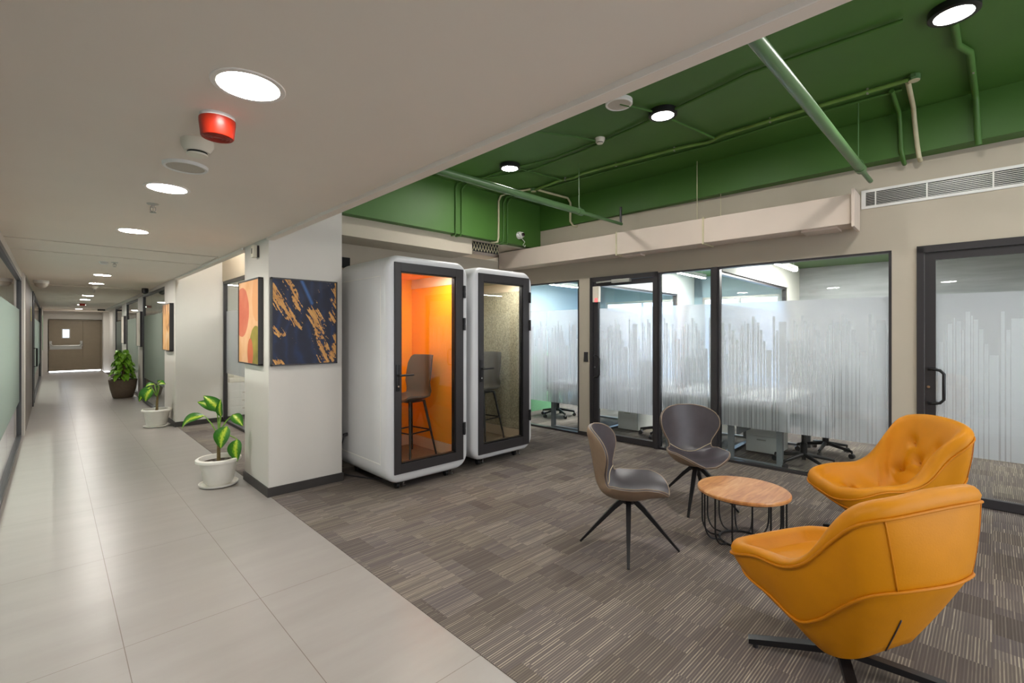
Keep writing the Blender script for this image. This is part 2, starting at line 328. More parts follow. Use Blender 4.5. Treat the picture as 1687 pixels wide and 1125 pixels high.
# ------------------------------------------------------------------ mesh builder
class MB:
    def __init__(s): s.bm = bmesh.new(); s.uv = None
    def box(s, x0, x1, y0, y1, z0, z1, bev=0.0, mi=0):
        r = bmesh.ops.create_cube(s.bm, size=1.0)
        for v in r['verts']: v.co = Vector(((x0 + x1) / 2 + v.co.x * (x1 - x0), (y0 + y1) / 2 + v.co.y * (y1 - y0), (z0 + z1) / 2 + v.co.z * (z1 - z0)))
        fs = {f for v in r['verts'] for f in v.link_faces}
        for f in fs: f.material_index = mi
        if bev:
            es = list({e for v in r['verts'] for e in v.link_edges})
            bmesh.ops.bevel(s.bm, geom=es, offset=bev, segments=2, profile=.7, affect='EDGES')
        return s
    def obox(s, c, ax, ay, az, bev=0.0):      # oriented box: centre and three half-extent vectors
        r = bmesh.ops.create_cube(s.bm, size=2.0); c, ax, ay, az = map(Vector, (c, ax, ay, az))
        for v in r['verts']: v.co = c + ax * v.co.x + ay * v.co.y + az * v.co.z
        if bev: bmesh.ops.bevel(s.bm, geom=list({e for v in r['verts'] for e in v.link_edges}), offset=bev, segments=2, profile=.7, affect='EDGES')
        return s
    def loops(s, rings, closed=True, cap0=False, cap1=False, mi=0):
        vs = [[s.bm.verts.new(p) for p in ring] for ring in rings]
        n = len(vs[0])
        for a, b in zip(vs, vs[1:]):
            for i in range(n if closed else n - 1):
                j = (i + 1) % n
                try: f = s.bm.faces.new((a[i], a[j], b[j], b[i])); f.material_index = mi
                except ValueError: pass
        if cap0: f = s.bm.faces.new(list(reversed(vs[0]))); f.material_index = mi
        if cap1: f = s.bm.faces.new(vs[-1]); f.material_index = mi
        return vs
    def lathe(s, prof, n=32, c=(0, 0), cap=True):
        rings = [[(c[0] + r * math.cos(2 * PI * i / n), c[1] + r * math.sin(2 * PI * i / n), z) for i in range(n)] for r, z in prof]
        s.loops(rings, cap0=cap, cap1=cap); return s
    def tube(s, pts, r, n=10, cap=True, closed=False):
        pts = [Vector(p) for p in pts]; k = len(pts)
        rs = r if isinstance(r, (list, tuple)) else [r] * k
        rings = []; up = None
        for i, p in enumerate(pts):
            if closed: t = pts[(i + 1) % k] - pts[i - 1]
            else: t = pts[min(i + 1, k - 1)] - pts[max(i - 1, 0)]
            t.normalize()
            if up is None: up = Vector((0, 0, 1)) if abs(t.z) < .9 else Vector((1, 0, 0))
            a = t.cross(up); a.normalize(); b = a.cross(t); up = b
            rings.append([p + (a * math.cos(2 * PI * j / n) + b * math.sin(2 * PI * j / n)) * rs[i] for j in range(n)])
        if closed: rings.append(rings[0][:])
        s.loops(rings, cap0=cap and not closed, cap1=cap and not closed)
        if closed: bmesh.ops.remove_doubles(s.bm, verts=s.bm.verts[:], dist=1e-6)
        return s
    def quad(s, a, b, c, d, mi=0):
        f = s.bm.faces.new([s.bm.verts.new(p) for p in (a, b, c, d)]); f.material_index = mi; return s
    def build(s, name, mat, parent=None, smooth=None, loc=None, rz=None, mats=None, xf=None):
        bmesh.ops.recalc_face_normals(s.bm, faces=s.bm.faces[:])
        me = bpy.data.meshes.new(name)
        if xf is not None: s.bm.transform(xf)
        s.bm.to_mesh(me); s.bm.free()
        for m in (mats or [mat]): me.materials.append(m)
        if smooth is not None:
            me.polygons.foreach_set('use_smooth', [True] * len(me.polygons))
            if smooth < 180: me.set_sharp_from_angle(angle=math.radians(smooth))
        o = bpy.data.objects.new(name, me); COL.objects.link(o)
        if parent is not None: o.parent = parent
        if loc is not None: o.location = loc
        if rz is not None: o.rotation_euler = (0, 0, rz)
        return o

def tag(o, label, cat, group=None, kind=None):
    o['label'] = label; o['category'] = cat
    if group: o['group'] = group
    if kind: o['kind'] = kind
    return o
def thing(name, label, cat, loc=(0, 0, 0), rz=0.0, group=None):
    o = bpy.data.objects.new(name, None); COL.objects.link(o); o.empty_display_size = .1
    o.location = loc; o.rotation_euler = (0, 0, rz)
    return tag(o, label, cat, group)
def struct(o, label=None, cat=None):
    o['kind'] = 'structure'
    if label: o['label'] = label
    if cat: o['category'] = cat
    return o
def children(o): return [c for c in bpy.data.objects if c.parent == o]
def dup(root, loc, rz, label, group=None):
    r = root.copy(); COL.objects.link(r); r.location = loc; r.rotation_euler = (0, 0, rz); r['label'] = label
    if group: r['group'] = group
    for ch in children(root):
        if ch is r: continue
        c = ch.copy(); COL.objects.link(c); c.parent = r
        for g in children(ch):
            if g is c: continue
            d = g.copy(); COL.objects.link(d); d.parent = c
    return r
def spline(keys, n, closed=True):
    # Catmull-Rom through keys, n samples
    k = len(keys); out = []
    K = [Vector(q) for q in keys]
    for i in range(n):
        u = i / n * k if closed else i / (n - 1) * (k - 1)
        a = int(math.floor(u)); t = u - a
        if not closed and a >= k - 1: a, t = k - 2, 1.0
        g = (lambda j: K[j % k]) if closed else (lambda j: K[max(0, min(k - 1, j))])
        p0, p1, p2, p3 = g(a - 1), g(a), g(a + 1), g(a + 2)
        out.append(0.5 * ((2 * p1) + (-p0 + p2) * t + (2 * p0 - 5 * p1 + 4 * p2 - p3) * t * t + (-p0 + 3 * p1 - 3 * p2 + p3) * t ** 3))
    return out
def mirror_keys(half):            # half runs front centre -> back centre on x >= 0
    return [Vector(p) for p in half] + [Vector((-p[0], p[1], p[2])) for p in reversed(half[1:-1])]

# right-hand wall frame: local x into the rooms, local y along the wall
RWX, RWA = 5.68, 0.0325
def rw(u, v, z=0.0):
    c, s_ = math.cos(RWA), math.sin(RWA)
    return (RWX + u * c - v * s_, u * s_ + v * c, z)
RWL = dict(loc=(RWX, 0, 0), rz=RWA)

# ------------------------------------------------------------------ the shell of the place
XB = 1.425                      # tile / carpet line
mb = MB(); mb.box(-.6, XB, -3.5, 25.6, -.12, 0); o = mb.build('floor', M['tile']); struct(o, 'pale beige porcelain tile floor of the corridor', 'floor')
mb = MB(); mb.box(XB, 10.0, -3.5, 9.08, -.12, .003); mb.box(2.08, 5.2, 9.08, 10.4, -.12, .003); o = mb.build('floor_carpet', M['carpet']); struct(o, 'grey brown striped carpet tile floor of the lounge', 'floor')
mb = MB(); mb.box(XB + .0, 5.2, 10.4, 23.5, -.12, 0.0); o = mb.build('floor_room', M['carpet']); struct(o, 'carpet in the rooms beyond the corridor glass', 'floor')

# corridor ceiling slab, with the shadow-gap lip at its lounge edge
ZC = 2.368
mb = MB(); mb.box(-.6, 1.40, -3.5, 6.205, ZC, ZC + .25); mb.box(-.6, 1.36, 6.25, 7.05, ZC, ZC + .25); mb.box(1.37, 1.40, 6.2, 7.1, ZC, ZC + .25); mb.box(-.6, 1.40, 7.09, 25.6, ZC, ZC + .25)
mb.box(-.6, 1.40, 6.2, 7.1, ZC + .10, ZC + .3)
mb2 = MB(); mb2.box(-.6, 1.39, 6.203, 6.252, ZC + .006, ZC + .05); mb2.box(-.6, 1.39, 7.048, 7.092, ZC + .006, ZC + .05); mb2.box(1.359, 1.372, 6.23, 7.07, ZC + .006, ZC + .05); q = mb2.build('trim_5', M['skirt']); struct(q, 'dark strips painting the shade in the ceiling hatch gaps', 'trim')  # dark filler stands in for the shade inside the open joints
o = mb.build('ceiling', M['ceil']); struct(o, 'off-white plaster ceiling of the corridor with hatch joints', 'ceiling')
mb = MB()
for y0, y1 in ((-3.5, 4.615), (5.36, 9.08)): mb.box(1.398, 1.456, y0, y1, ZC - .023, ZC + 1.15, .002)
o = mb.build('trim_1', M['ceil']); q = MB()
for y0, y1 in ((-3.5, 4.615), (5.36, 9.08)): q.box(1.391, 1.398, y0, y1, ZC - .023, ZC + .01, .001)
q = q.build('trim_6', M['lip']); struct(q, 'lip along the plaster edge strip, its lit look put into paler paint', 'trim')  # paler colour stands in for downlight falling on this face
struct(o, 'plaster edge strip along the corridor ceiling', 'trim')
mb = MB()
for z0, z1, y0 in ((ZC - .06, ZC + .01, 24.0),): mb.box(-.4, 1.7, y0, 25.3, z0, z1)
mb.box(-.34, 1.45, 11.9, 12.4, ZC - .012, ZC + .01)
o = mb.build('trim_2', M['ceil']); struct(o, 'shallow ceiling drops far down the corridor', 'trim')

# green slab ceiling and beams over the lounge
mb = MB(); mb.box(1.44, 5.9, -3.5, 9.1, 3.5, 3.7); o = mb.build('ceiling_lounge', M['green']); struct(o, 'dark green painted slab ceiling over the lounge', 'ceiling')
mb = MB(); mb.box(5.50, 6.0, -3.5, 5.0, 3.10, 3.5, .004); o = mb.build('beam_right', M['green']); struct(o, 'green painted beam above the glass wall', 'beam')
mb = MB(); mb.box(1.456, 6.0, 5.0, 5.12, 2.82, 3.5, .004); o = mb.build('beam_back', M['green']); struct(o, 'deep green painted beam above the booths', 'beam')

# back bulkhead and wall behind the booths
mb = MB(); mb.box(1.9, 4.22, 5.12, 5.75, 2.60, 2.95); mb.box(4.22, 5.56, 5.12, 5.75, 2.80, 2.95); mb.box(2.0, 5.56, 5.6, 5.75, 0, 2.65)
o = mb.build('wall_back', M['cream']); struct(o, 'cream bulkhead and wall behind the booths', 'wall')
mb = MB(); mb.box(2.05, 2.62, 5.53, 5.6, 2.30, 2.42); mb.box(2.05, 5.3, 5.56, 5.6, 0, .07); o = mb.build('trim_3', M['dark']); struct(o, 'dark frame top behind the booths', 'trim')

# pillars
def pillar(name, x0, x1, y0, y1, label, sk=True):
    mb = MB(); mb.box(x0, x1, y0, y1, 0, 3.5 if y0 < 9 else ZC + .05, .003); o = mb.build(name, M['paint']); struct(o, label, 'pillar')
    if sk:
        mb = MB(); t = .012
        mb.box(x0 - t, x1 + t, y0 - t, y0, 0, .085); mb.box(x0 - t, x0, y0, y1 + t, 0, .085); mb.box(x1, x1 + t, y0, y1, 0, .085)
        q = mb.build('baseboard_' + name, M['skirt']); struct(q, 'dark skirting round a white pillar', 'baseboard')
pillar('pillar_lounge', 1.41, 2.10, 4.615, 5.36, 'white square pillar carrying two paintings')
# alcove wall, its second pillar and glazed front
mb = MB(); mb.box(1.40, 2.08, 9.08, 10.09, 0, ZC + 1.1, .003); o = mb.build('wall_alcove', M['paint']); struct(o, 'white wall block with a scuffed corner beyond the alcove', 'wall')
mb = MB(); mb.box(1.388, 2.08, 9.068, 9.08, 0, .08); mb.box(1.388, 1.40, 9.08, 10.09, 0, .08); o = mb.build('baseboard_alcove', M['skirt']); struct(o, 'dark skirting of the alcove wall', 'baseboard')
mb = MB(); mb.box(2.05, 2.13, 5.4, 9.08, 2.36, 3.5); o = mb.build('wall_alcove_header', M['cream']); struct(o, 'cream wall above the alcove glass', 'wall')

def pane_window(name, xs, y0, y1, z0, z1, splits, label, side=1, filmz=None, gm='glass', fm='film', fr=.045, frm='black', bars=False):
    # glazed screen in the plane x = xs, running along y
    t = thing(name, label, 'window', (xs, y0, 0)); t['kind'] = 'structure'
    w = y1 - y0
    mb = MB(); mb.box(-.03, .03, 0, w, z1 - fr, z1); mb.box(-.03, .03, 0, w, z0, z0 + fr); mb.box(-.03, .03, 0, fr, z0, z1); mb.box(-.03, .03, w - fr, w, z0, z1)
    mb.build('window_frame', M[frm], t)
    ed = [fr] + [s - y0 for s in splits] + [w - fr]
    for a, b in zip(ed, ed[1:]):
        mb = MB(); mb.box(-.005, .005, a + .004, b - .004, z0 + fr, z1 - fr); mb.build('glass_pane', M[gm], t)
    if filmz:
        mb = MB(); mb.quad((side * .009, fr, filmz[0]), (side * .009, w - fr, filmz[0]), (side * .009, w - fr, filmz[1]), (side * .009, fr, filmz[1])); mb.build('frosted_film', M[fm], t)
    return t
pane_window('window_1', 2.09, 5.45, 9.08, 0, 2.36, [7.2, 8.2], 'black framed glass screen behind the alcove', filmz=(.82, 1.86))

# left side of the corridor
XL = -.335
mb = MB(); mb.box(-.6, XL + .02, -3.5, 9.78, 2.285, ZC + .05); mb.box(-.45, -.29, 9.78, 10.25, 0, ZC + .05); mb.box(-.6, -.28, 10.25, 25.4, 2.34, ZC + .05); mb.box(-.40, -.285, 13.95, 14.25, 0, ZC); mb.box(-.45, -.245, 22.4, 25.3, 0, ZC)
o = mb.build('wall_left', M['paint']); struct(o, 'off-white left corridor wall between the glass screens', 'wall')
pane_window('window_2', XL - .01, -1.2, 9.76, 0, 2.285, [.6, 2.4, 4.0, 5.6, 7.2, 8.7], 'long glass screen with frosted film along the left of the corridor', side=1, filmz=(.52, 1.83), gm='glass_left', fm='film_left')
pane_window('window_3', -.30, 14.3, 22.35, 0, 2.34, [16.0, 18.4, 20.4], 'far glass screen on the left of the corridor', side=1, filmz=(.52, 1.83), gm='glass_left', fm='film_left')
d = thing('door_1', 'grey brown panel door on the left of the corridor', 'door', (-.30, 10.3, 0)); d['kind'] = 'structure'
mb = MB(); mb.box(-.03, .012, 0, 3.3, 0, 2.33); mb.build('door_leaf', M['brown_panel'], d)
mb = MB(); mb.box(-.03, .03, 3.3, 3.62, 0, 2.34); mb.build('door_jamb', M['black'], d)
mb = MB(); mb.tube([(.02, 3.42, 1.18), (.075, 3.42, 1.18), (.075, 3.42, .81), (.02, 3.42, .81)], .014); mb.build('door_handle', M['blackm'], d)
mb = MB(); mb.box(.012, .016, 2.45, 2.6, 1.72, 2.0); o = mb.build('notice', M['yellow'], d)
# the room behind the left glass
mb = MB(); mb.box(-3.2, -3.1, -2, 24, 0, 2.9); mb.box(-3.1, -.6, -2.1, -2, 0, 2.9); mb.box(-3.1, -.4, 10.2, 10.28, 0, 2.9); mb.box(-3.1, -.6, 23.8, 23.9, 0, 2.9)
o = mb.build('wall_left_room', M['bluegrey']); struct(o, 'grey walls of the room behind the left glass', 'wall')
mb = MB(); mb.box(-3.2, -.36, -2, 24, 2.65, 2.75); o = mb.build('ceiling_left_room', M['ceil']); struct(o, 'ceiling of the room behind the left glass', 'ceiling')
mb = MB(); mb.box(-3.2, -.6, -2, 24, -.12, 0); o = mb.build('floor_left_room', M['carpet']); struct(o, 'carpet behind the left glass', 'floor')

# right side of the corridor beyond the alcove
mb = MB(); mb.box(1.45, 1.65, 12.97, 14.13, 0, ZC + .05); mb.box(1.49, 1.69, 16.8, 18.2, 0, ZC + .05); mb.box(1.60, 1.75, 20.6, 25.3, 0, ZC); mb.box(1.40, 1.75, 10.09, 25.3, 2.315, ZC + .05); mb.box(1.60, 1.75, 20.5, 20.6, 0, ZC)
mb.box(1.43, 1.62, 24.3, 25.2, 0, ZC)
o = mb.build('wall_right', M['paint']); struct(o, 'white wall piers on the right of the corridor', 'wall')
pane_window('window_4', 1.44, 10.1, 12.97, 0, 2.32, [11.0, 11.9], 'glass screen with frosted film between the white piers', side=-1, filmz=(.52, 1.86), gm='glass_left', fm='film_left')
pane_window('window_5', 1.50, 14.13, 16.8, 0, 2.32, [15.0, 15.9], 'second glass screen with frosted film down the corridor', side=-1, filmz=(.52, 1.86), gm='glass_left', fm='film_left')
pane_window('window_6', 1.54, 18.2, 20.5, 0, 2.32, [19.4], 'farthest glass screen on the right of the corridor', side=-1, filmz=(.52, 1.86), gm='glass_left', fm='film_left')
mb = MB(); mb.box(5.2, 5.3, 9.08, 23.5, 0, 2.9); mb.box(2.08, 5.3, 13.5, 13.6, 0, 2.9); mb.box(1.7, 5.3, 17.5, 17.6, 0, 2.9); mb.box(1.75, 5.3, 23.4, 23.5, 0, 2.9); mb.box(3.6, 5.3, 9.0, 9.08, 0, 3.4); mb.box(5.3, 5.45, 5.75, 9.1, 0, 3.4)
o = mb.build('wall_side_rooms', M['roomwhite']); struct(o, 'white walls of the rooms right of the corridor', 'wall')
mb = MB(); mb.box(1.75, 5.3, 10.09, 23.5, 2.65, 2.75); mb.box(2.13, 5.4, 5.75, 10.1, 2.75, 2.85); o = mb.build('ceiling_side_rooms', M['ceil']); struct(o, 'ceiling of the rooms right of the corridor', 'ceiling')
mb = MB(); mb.box(3.0, 3.1, 10.3, 13.2, .1, 1.5); o = mb.build('green_screen', M['roomgreen']); tag(o, 'added green panel giving the green tint behind the frosted glass screen', 'partition')  # added panel, only tints what shows through the film

# far end of the corridor
mb = MB(); mb.box(-.45, -.10, 25.0, 25.2, 0, ZC); mb.box(1.43, 1.9, 25.0, 25.2, 0, ZC); mb.box(-.10, 1.43, 25.0, 25.2, 2.0, ZC)
o = mb.build('wall_far', M['paint']); struct(o, 'end wall of the corridor', 'wall')
d = thing('door_2', 'taupe fire door with push bar closing the corridor', 'door', (-.10, 25.03, 0)); d['kind'] = 'structure'
mb = MB(); mb.box(0, .955, 0, .05, .03, 1.96, .004); mb.box(.03, .04, 0, 0, 0, 0); mb.build('door_leaf', M['taupe_door'], d)
mb = MB(); mb.box(.960, 1.49, 0, .05, .03, 1.96, .004); mb.build('door_leaf', M['taupe_door'], d)
mb = MB(); mb.box(0, 1.53, -.03, .06, 1.965, 2.02); mb.box(-.02, .0, -.03, .06, 0, 2.0); mb.box(1.495, 1.53, -.03, .06, 0, 2.0); mb.build('door_frame', M['taupe_door'], d)
mb = MB(); mb.box(.36, .60, -.008, 0, 1.28, 1.65); mb.build('vision_frame', M['alu'], d)
mb = MB(); mb.box(.395, .565, -.012, -.008, 1.315, 1.615); mb.build('vision_pane', M['daylight'], d)
mb = MB(); mb.box(.03, .93, -.012, 0, .86, 1.0); mb.tube([(.05, 0, 1.13), (.05, -.09, 1.06), (.12, -.11, 1.0), (.85, -.11, 1.0), (.92, -.09, 1.06), (.92, 0, 1.13)], .022, 8); mb.box(.02, .09, -.07, 0, .96, 1.18, .01); mb.box(.88, .95, -.07, 0, .96, 1.18, .01); mb.build('push_bar', M['alu'], d, 40)
mb = MB(); mb.box(.02, 1.49, .03, .06, .002, .03); mb.build('door_gap', M['doorgap'], d)
mb = MB(); mb.box(-.02, 1.53, .062, .08, .03, 2.02); mb.build('light_block_plate', M['taupe_door'], d)  # added unseen plate, keeps outside light from showing between the leaves
mb = MB(); mb.box(-.243, -.235, 22.9, 23.3, .9, 2.1); o = mb.build('trim_4', M['roomgreen']); struct(o, 'green edged glass strip near the end door', 'trim')

# ------------------------------------------------------------------ right-hand glass wall of the lounge (local frame)
ZT = 2.275
mb = MB()
mb.box(0, .10, -3.5, 5.9, ZT, 3.5)                     # wall above the openings
mb.box(0, .10, .49, .67, 0, ZT); mb.box(0, .10, 4.06, 4.26, 0, ZT); mb.box(0, .10, -3.5, -.62, 0, ZT)
o = mb.build('wall_glazed', M['cream'], **RWL); struct(o, 'cream wall holding the glass office fronts', 'wall')
mb = MB(); mb.box(-.012, 0, 4.06, 4.26, 0, .06); mb.box(-.012, 0, .49, .67, 0, .06); o = mb.build('baseboard_glazed', M['skirt'], **RWL); struct(o, 'dark skirting on the cream wall pieces', 'baseboard')

BARS = [(1.909, .029, 1.684), (1.873, .009, 1.647), (1.857, .026, 1.614), (1.826, .027, 1.53), (1.792, .023, 1.405), (1.762, .055, 1.308), (1.694, .022, 1.679), (1.663, .023, 1.525), (1.634, .072, 1.618), (1.553, .024, 1.41), (1.521, .017, 1.282), (1.493, .015, 1.633), (1.468, .013, 1.584), (1.449, .019, 1.416), (1.422, .021, 1.682), (1.395, .027, 1.624), (1.358, .008, 1.529), (1.343, .016, 1.241), (1.317, .024, 1.606), (1.287, .036, 1.528), (1.243, .035, 1.419), (1.196, .01, 1.523), (1.178, .029, 1.581), (1.140, .01, 1.631), (1.121, .029, 1.603), (1.084, .009, 1.523)]
def add_film(t, y0, y1, z0, z1, off, phase=0.0):
    mb = MB(); x = off
    mb.quad((x, y0, z0), (x, y1, z0), (x, y1, z1), (x, y0, z1), 0)
    for k in range(-4, 8):
        for (v, w, zt) in BARS:
            b1 = v + phase + k * .845; b0 = b1 - w
            c0, c1 = max(b0, y0 + .004), min(b1, y1 - .004)
            if c1 - c0 < .004: continue
            mb.quad((x - .001, c0, z0 - .001), (x - .001, c1, z0 - .001), (x - .001, c1, zt), (x - .001, c0, zt), 1)
    mb.build('frosted_film', M['film'], t, mats=[M['film'], M['filmbar']])

def rw_window(name, y0, y1, splits, label, phase=0, fr=.022, right=True):
    t = thing(name, label, 'window', (RWX, 0, 0), RWA); t['kind'] = 'structure'
    mb = MB(); mb.box(-.004, .07, y0, y1, ZT - fr, ZT); mb.box(-.004, .07, y0, y1, 0, .03)
    mb.box(-.004, .07, y0, y0 + fr, 0, ZT); mb.box(-.004, .07, y1 - fr, y1, 0, ZT); mb.build('window_frame', M['black'], t)
    ed = [y0 + fr] + splits + [y1 - fr]
    for a, b in zip(ed, ed[1:]):
        mb = MB(); mb.box(.03, .04, a + .003, b - .003, .03, ZT - fr); mb.build('glass_pane', M['glass'], t)
        add_film(t, a + .004, b - .004, .42, 1.845, .045, phase)
    return t
w7 = rw_window('window_7', .67, 2.27, [], 'big glass pane with frosted skyline film beside the far armchair')
w8 = rw_window('window_8', 2.33, 3.02, [], 'narrow glass pane with frosted film right of the open office door', -.15)
w9 = rw_window('window_9', 4.26, 5.8, [4.90], 'glass panes with frosted film beside the right booth', .25)
mb = MB(); mb.box(-.03, .07, 2.27, 2.33, 0, ZT); o = mb.build('window_post', M['black'], w8)

def rw_door(name, y0, y1, label, phase, closer, hside, hz=(.867, 1.175), outer=.05, stile=.075, hst=.022):
    # y0 < y1 ; frame outer 0.05, leaf stiles
    t = thing(name, label, 'door', (RWX, 0, 0), RWA); t['kind'] = 'structure'
    mb = MB(); mb.box(-.02, .08, y0, y0 + outer, 0, ZT); mb.box(-.02, .08, y1 - outer, y1, 0, ZT); mb.box(-.02, .08, y0, y1, ZT - outer, ZT + .012)
    mb.build('door_frame', M['black'], t)
    a, b = y0 + outer + .004, y1 - outer - .004
    lf = MB(); lf.box(.0, .05, a, a + hst, .012, ZT - outer - .004); lf.box(.0, .05, b - stile, b, .012, ZT - outer - .004)
    lf.box(.0, .05, a + hst, b - stile, ZT - outer - .07, ZT - outer - .004); lf.box(.0, .05, a + hst, b - stile, .012, .085)
    leaf = lf.build('door_leaf', M['black'], t)
    mb = MB(); mb.box(.02, .03, a + hst, b - stile, .085, ZT - outer - .07); mb.build('glass_pane', M['glass'], leaf)
    add_film(leaf, a + hst + .002, b - stile - .002, .42, 1.845, .035, phase)
    hy = (b - .03) if hside > 0 else (a + .03); sg = -1 if hside > 0 else 1
    for sx in (-1, 1):
        x0 = 0.0 if sx < 0 else .05
        pts = [(x0, hy, hz[1]), (x0 + sx * .03, hy, hz[1]), (x0 + sx * .05, hy + sg * .03, hz[1]), (x0 + sx * .055, hy + sg * .075, hz[1] - .01), (x0 + sx * .055, hy + sg * .10, hz[1] - .04),
               (x0 + sx * .055, hy + sg * .10, hz[0] + .04), (x0 + sx * .055, hy + sg * .075, hz[0] + .01), (x0 + sx * .05, hy + sg * .03, hz[0]), (x0 + sx * .03, hy, hz[0]), (x0, hy, hz[0])]
        mb = MB(); mb.tube(pts, .0125, 10); mb.build('pull_handle', M['blackm'], leaf, 60)
    mb = MB(); mb.lathe([(.012, 0), (.012, .012)], 16); q = mb.build('lock_cylinder', M['chrome'], leaf); q.rotation_euler = (0, -PI / 2, 0); q.location = (0.0, hy + .004, (hz[0] + hz[1]) / 2 - .01)
    if closer:
        mb = MB(); mb.box(-.05, 0, y1 - outer - .12, y1 - outer - .02, ZT - .34, ZT - .12); mb.build('lock_magnet', M['offwhite'], leaf)
        mb = MB(); mb.box(-.053, -.05, y1 - outer - .10, y1 - outer - .06, ZT - .34, ZT - .29); mb.build('magnet_light', M['led'], leaf)
        mb = MB(); mb.tube([(-.03, y1 - .12, ZT - .065), (-.045, (y0 + y1) / 2, ZT - .06)], .01, 8); mb.box(-.06, 0, (y0 + y1) / 2 - .14, (y0 + y1) / 2 + .14, ZT - .09, ZT - .045, .006); mb.build('door_closer', M['alu'], leaf)
    return t
rw_door('door_3', 3.02, 4.06, 'black framed glass office door left of the round table', .08, True, 1)
rw_door('door_4', -.60, .49, 'black framed glass door behind the far armchair', -.05, False, 1)
mb = MB(); mb.box(-.014, 0, 4.10, 4.165, 1.08, 1.22, .003); mb.box(-.016, -.014, 4.118, 4.147, 1.10, 1.14, 0); mb.box(-.016, -.014, 4.118, 4.147, 1.16, 1.20, 0)
o = mb.build('access_reader', M['black'], **RWL); tag(o, 'small black access reader on the cream wall beside the office door', 'switch')

# ---- rooms behind the glass wall
ZR = 2.62
mb = MB(); mb.box(.10, 4.4, -3.4, 6.6, ZR, ZR + .12); o = mb.build('ceiling_offices', M['green'], **RWL); struct(o, 'green ceiling of the glazed offices', 'ceiling')
mb = MB(); mb.box(3.75, 3.85, -3.4, 2.25, 0, ZR); mb.box(.1, 3.85, -3.4, -3.3, 0, ZR); o = mb.build('wall_offices', M['blind'], **RWL); struct(o, 'grey wave patterned wall at the back of the right office', 'wall')
def partition(y, name, label):
    mb = MB(); mb.box(.10, 4.0, y - .05, y + .05, 2.235, ZR); mb.box(3.0, 4.0, y - .05, y + .05, 0, 2.235)
    o = mb.build('wall_' + name, M['roomwhite'], **RWL); struct(o, label, 'wall')
    t = thing('window_' + name, 'glass partition between the offices', 'window', (RWX, 0, 0), RWA); t['kind'] = 'structure'
    mb = MB(); mb.box(.10, 3.0, y - .03, y + .03, 2.20, 2.235); mb.box(2.94, 3.0, y - .03, y + .03, 0, 2.2); mb.box(.10, 3.0, y - .03, y + .03, 0, .03); mb.build('window_frame', M['black'], t)
    mb = MB()
    mb.box(.10, 2.94, y - .005, y + .005, .03, 2.20); mb.build('glass_pane', M['glass'], t)
    mb = MB(); mb.quad((.10, y - .008, .42), (2.94, y - .008, .42), (2.94, y - .008, 1.845), (.10, y - .008, 1.845)); mb.build('frosted_film', M['film'], t)
partition(2.30, 'partition_near', 'white partition wall between the two right offices')
partition(4.16, 'partition_far', 'white partition wall between the two left offices')
# back wall of the middle and left offices with daylight windows
mb = MB()
for y0, y1 in ((2.35, 2.55), (3.95, 4.35), (6.2, 6.6)): mb.box(3.75, 3.85, y0, y1, 0, ZR)
mb.box(3.75, 3.85, 2.35, 6.6, 0, .45); mb.box(3.75, 3.85, 2.35, 6.6, 2.2, ZR); mb.box(.1, 3.85, 6.5, 6.6, 0, ZR)
o = mb.build('wall_windows', M['bluegrey'], **RWL); struct(o, 'blue grey window wall at the back of the left offices', 'wall')
for i, (y0, y1) in enumerate(((2.55, 3.95), (4.35, 6.2))):
    t = thing('window_%d' % (10 + i), 'daylit outside window at the back of a left office', 'window', (RWX, 0, 0), RWA); t['kind'] = 'structure'
    mb = MB(); mb.box(3.76, 3.82, y0, y0 + .05, .45, 2.2); mb.box(3.76, 3.82, y1 - .05, y1, .45, 2.2); mb.box(3.76, 3.82, y0, y1, .45, .5); mb.box(3.76, 3.82, y0, y1, 2.15, 2.2); mb.box(3.77, 3.81, (y0 + y1) / 2 - .025, (y0 + y1) / 2 + .025, .5, 2.15); mb.build('window_frame', M['alu'], t)
    mb = MB(); mb.box(3.79, 3.80, y0 + .05, y1 - .05, .5, 2.15); mb.build('daylit_pane', M['daylight'], t)
mb = MB(); mb.box(.3, 1.7, 6.1, 6.2, 0, 1.1); o = mb.build('low_partition', M['roomgreen'], **RWL); tag(o, 'green low partition behind the desk in the far left office', 'partition')

# office lamps
def rw_lamp(u0, u1, v0, v1, z, label):
    t = thing('linear_lamp', label, 'lamp', rw((u0 + u1) / 2, (v0 + v1) / 2, z), RWA, 'hanging linear lamps in the offices')
    a, b = (u1 - u0) / 2, (v1 - v0) / 2
    mb = MB(); mb.box(-a, a, -b, b, 0, .06); mb.build('lamp_body', M['white'], t)
    mb = MB(); mb.box(-a + .01, a - .01, -b + .01, b - .01, -.006, 0); mb.build('diffuser', M['linear'], t)
    k = (a - .1) if a > b else 0; q = (b - .1) if b >= a else 0
    for s_ in (-1, 1):
        mb = MB(); mb.tube([(s_ * k, s_ * q, .06), (s_ * k, s_ * q, ZR - z)], .002, 6); mb.build('suspension_cable', M['alu'], t)
rw_lamp(.9, 2.3, 1.95, 2.02, 2.42, 'linear lamp by the white partition in the office behind the big pane')
rw_lamp(.9, 2.4, -.75, -.68, 2.42, 'linear lamp behind the glass door by the far armchair')
rw_lamp(.7, 2.3, 3.3, 3.37, 2.42, 'linear lamp in the office behind the open glass door')
rw_lamp(.6, 2.2, 5.0, 5.07, 2.40, 'nearer linear lamp in the far left office')
rw_lamp(.6, 2.2, 5.7, 5.77, 2.40, 'farther linear lamp in the far left office')

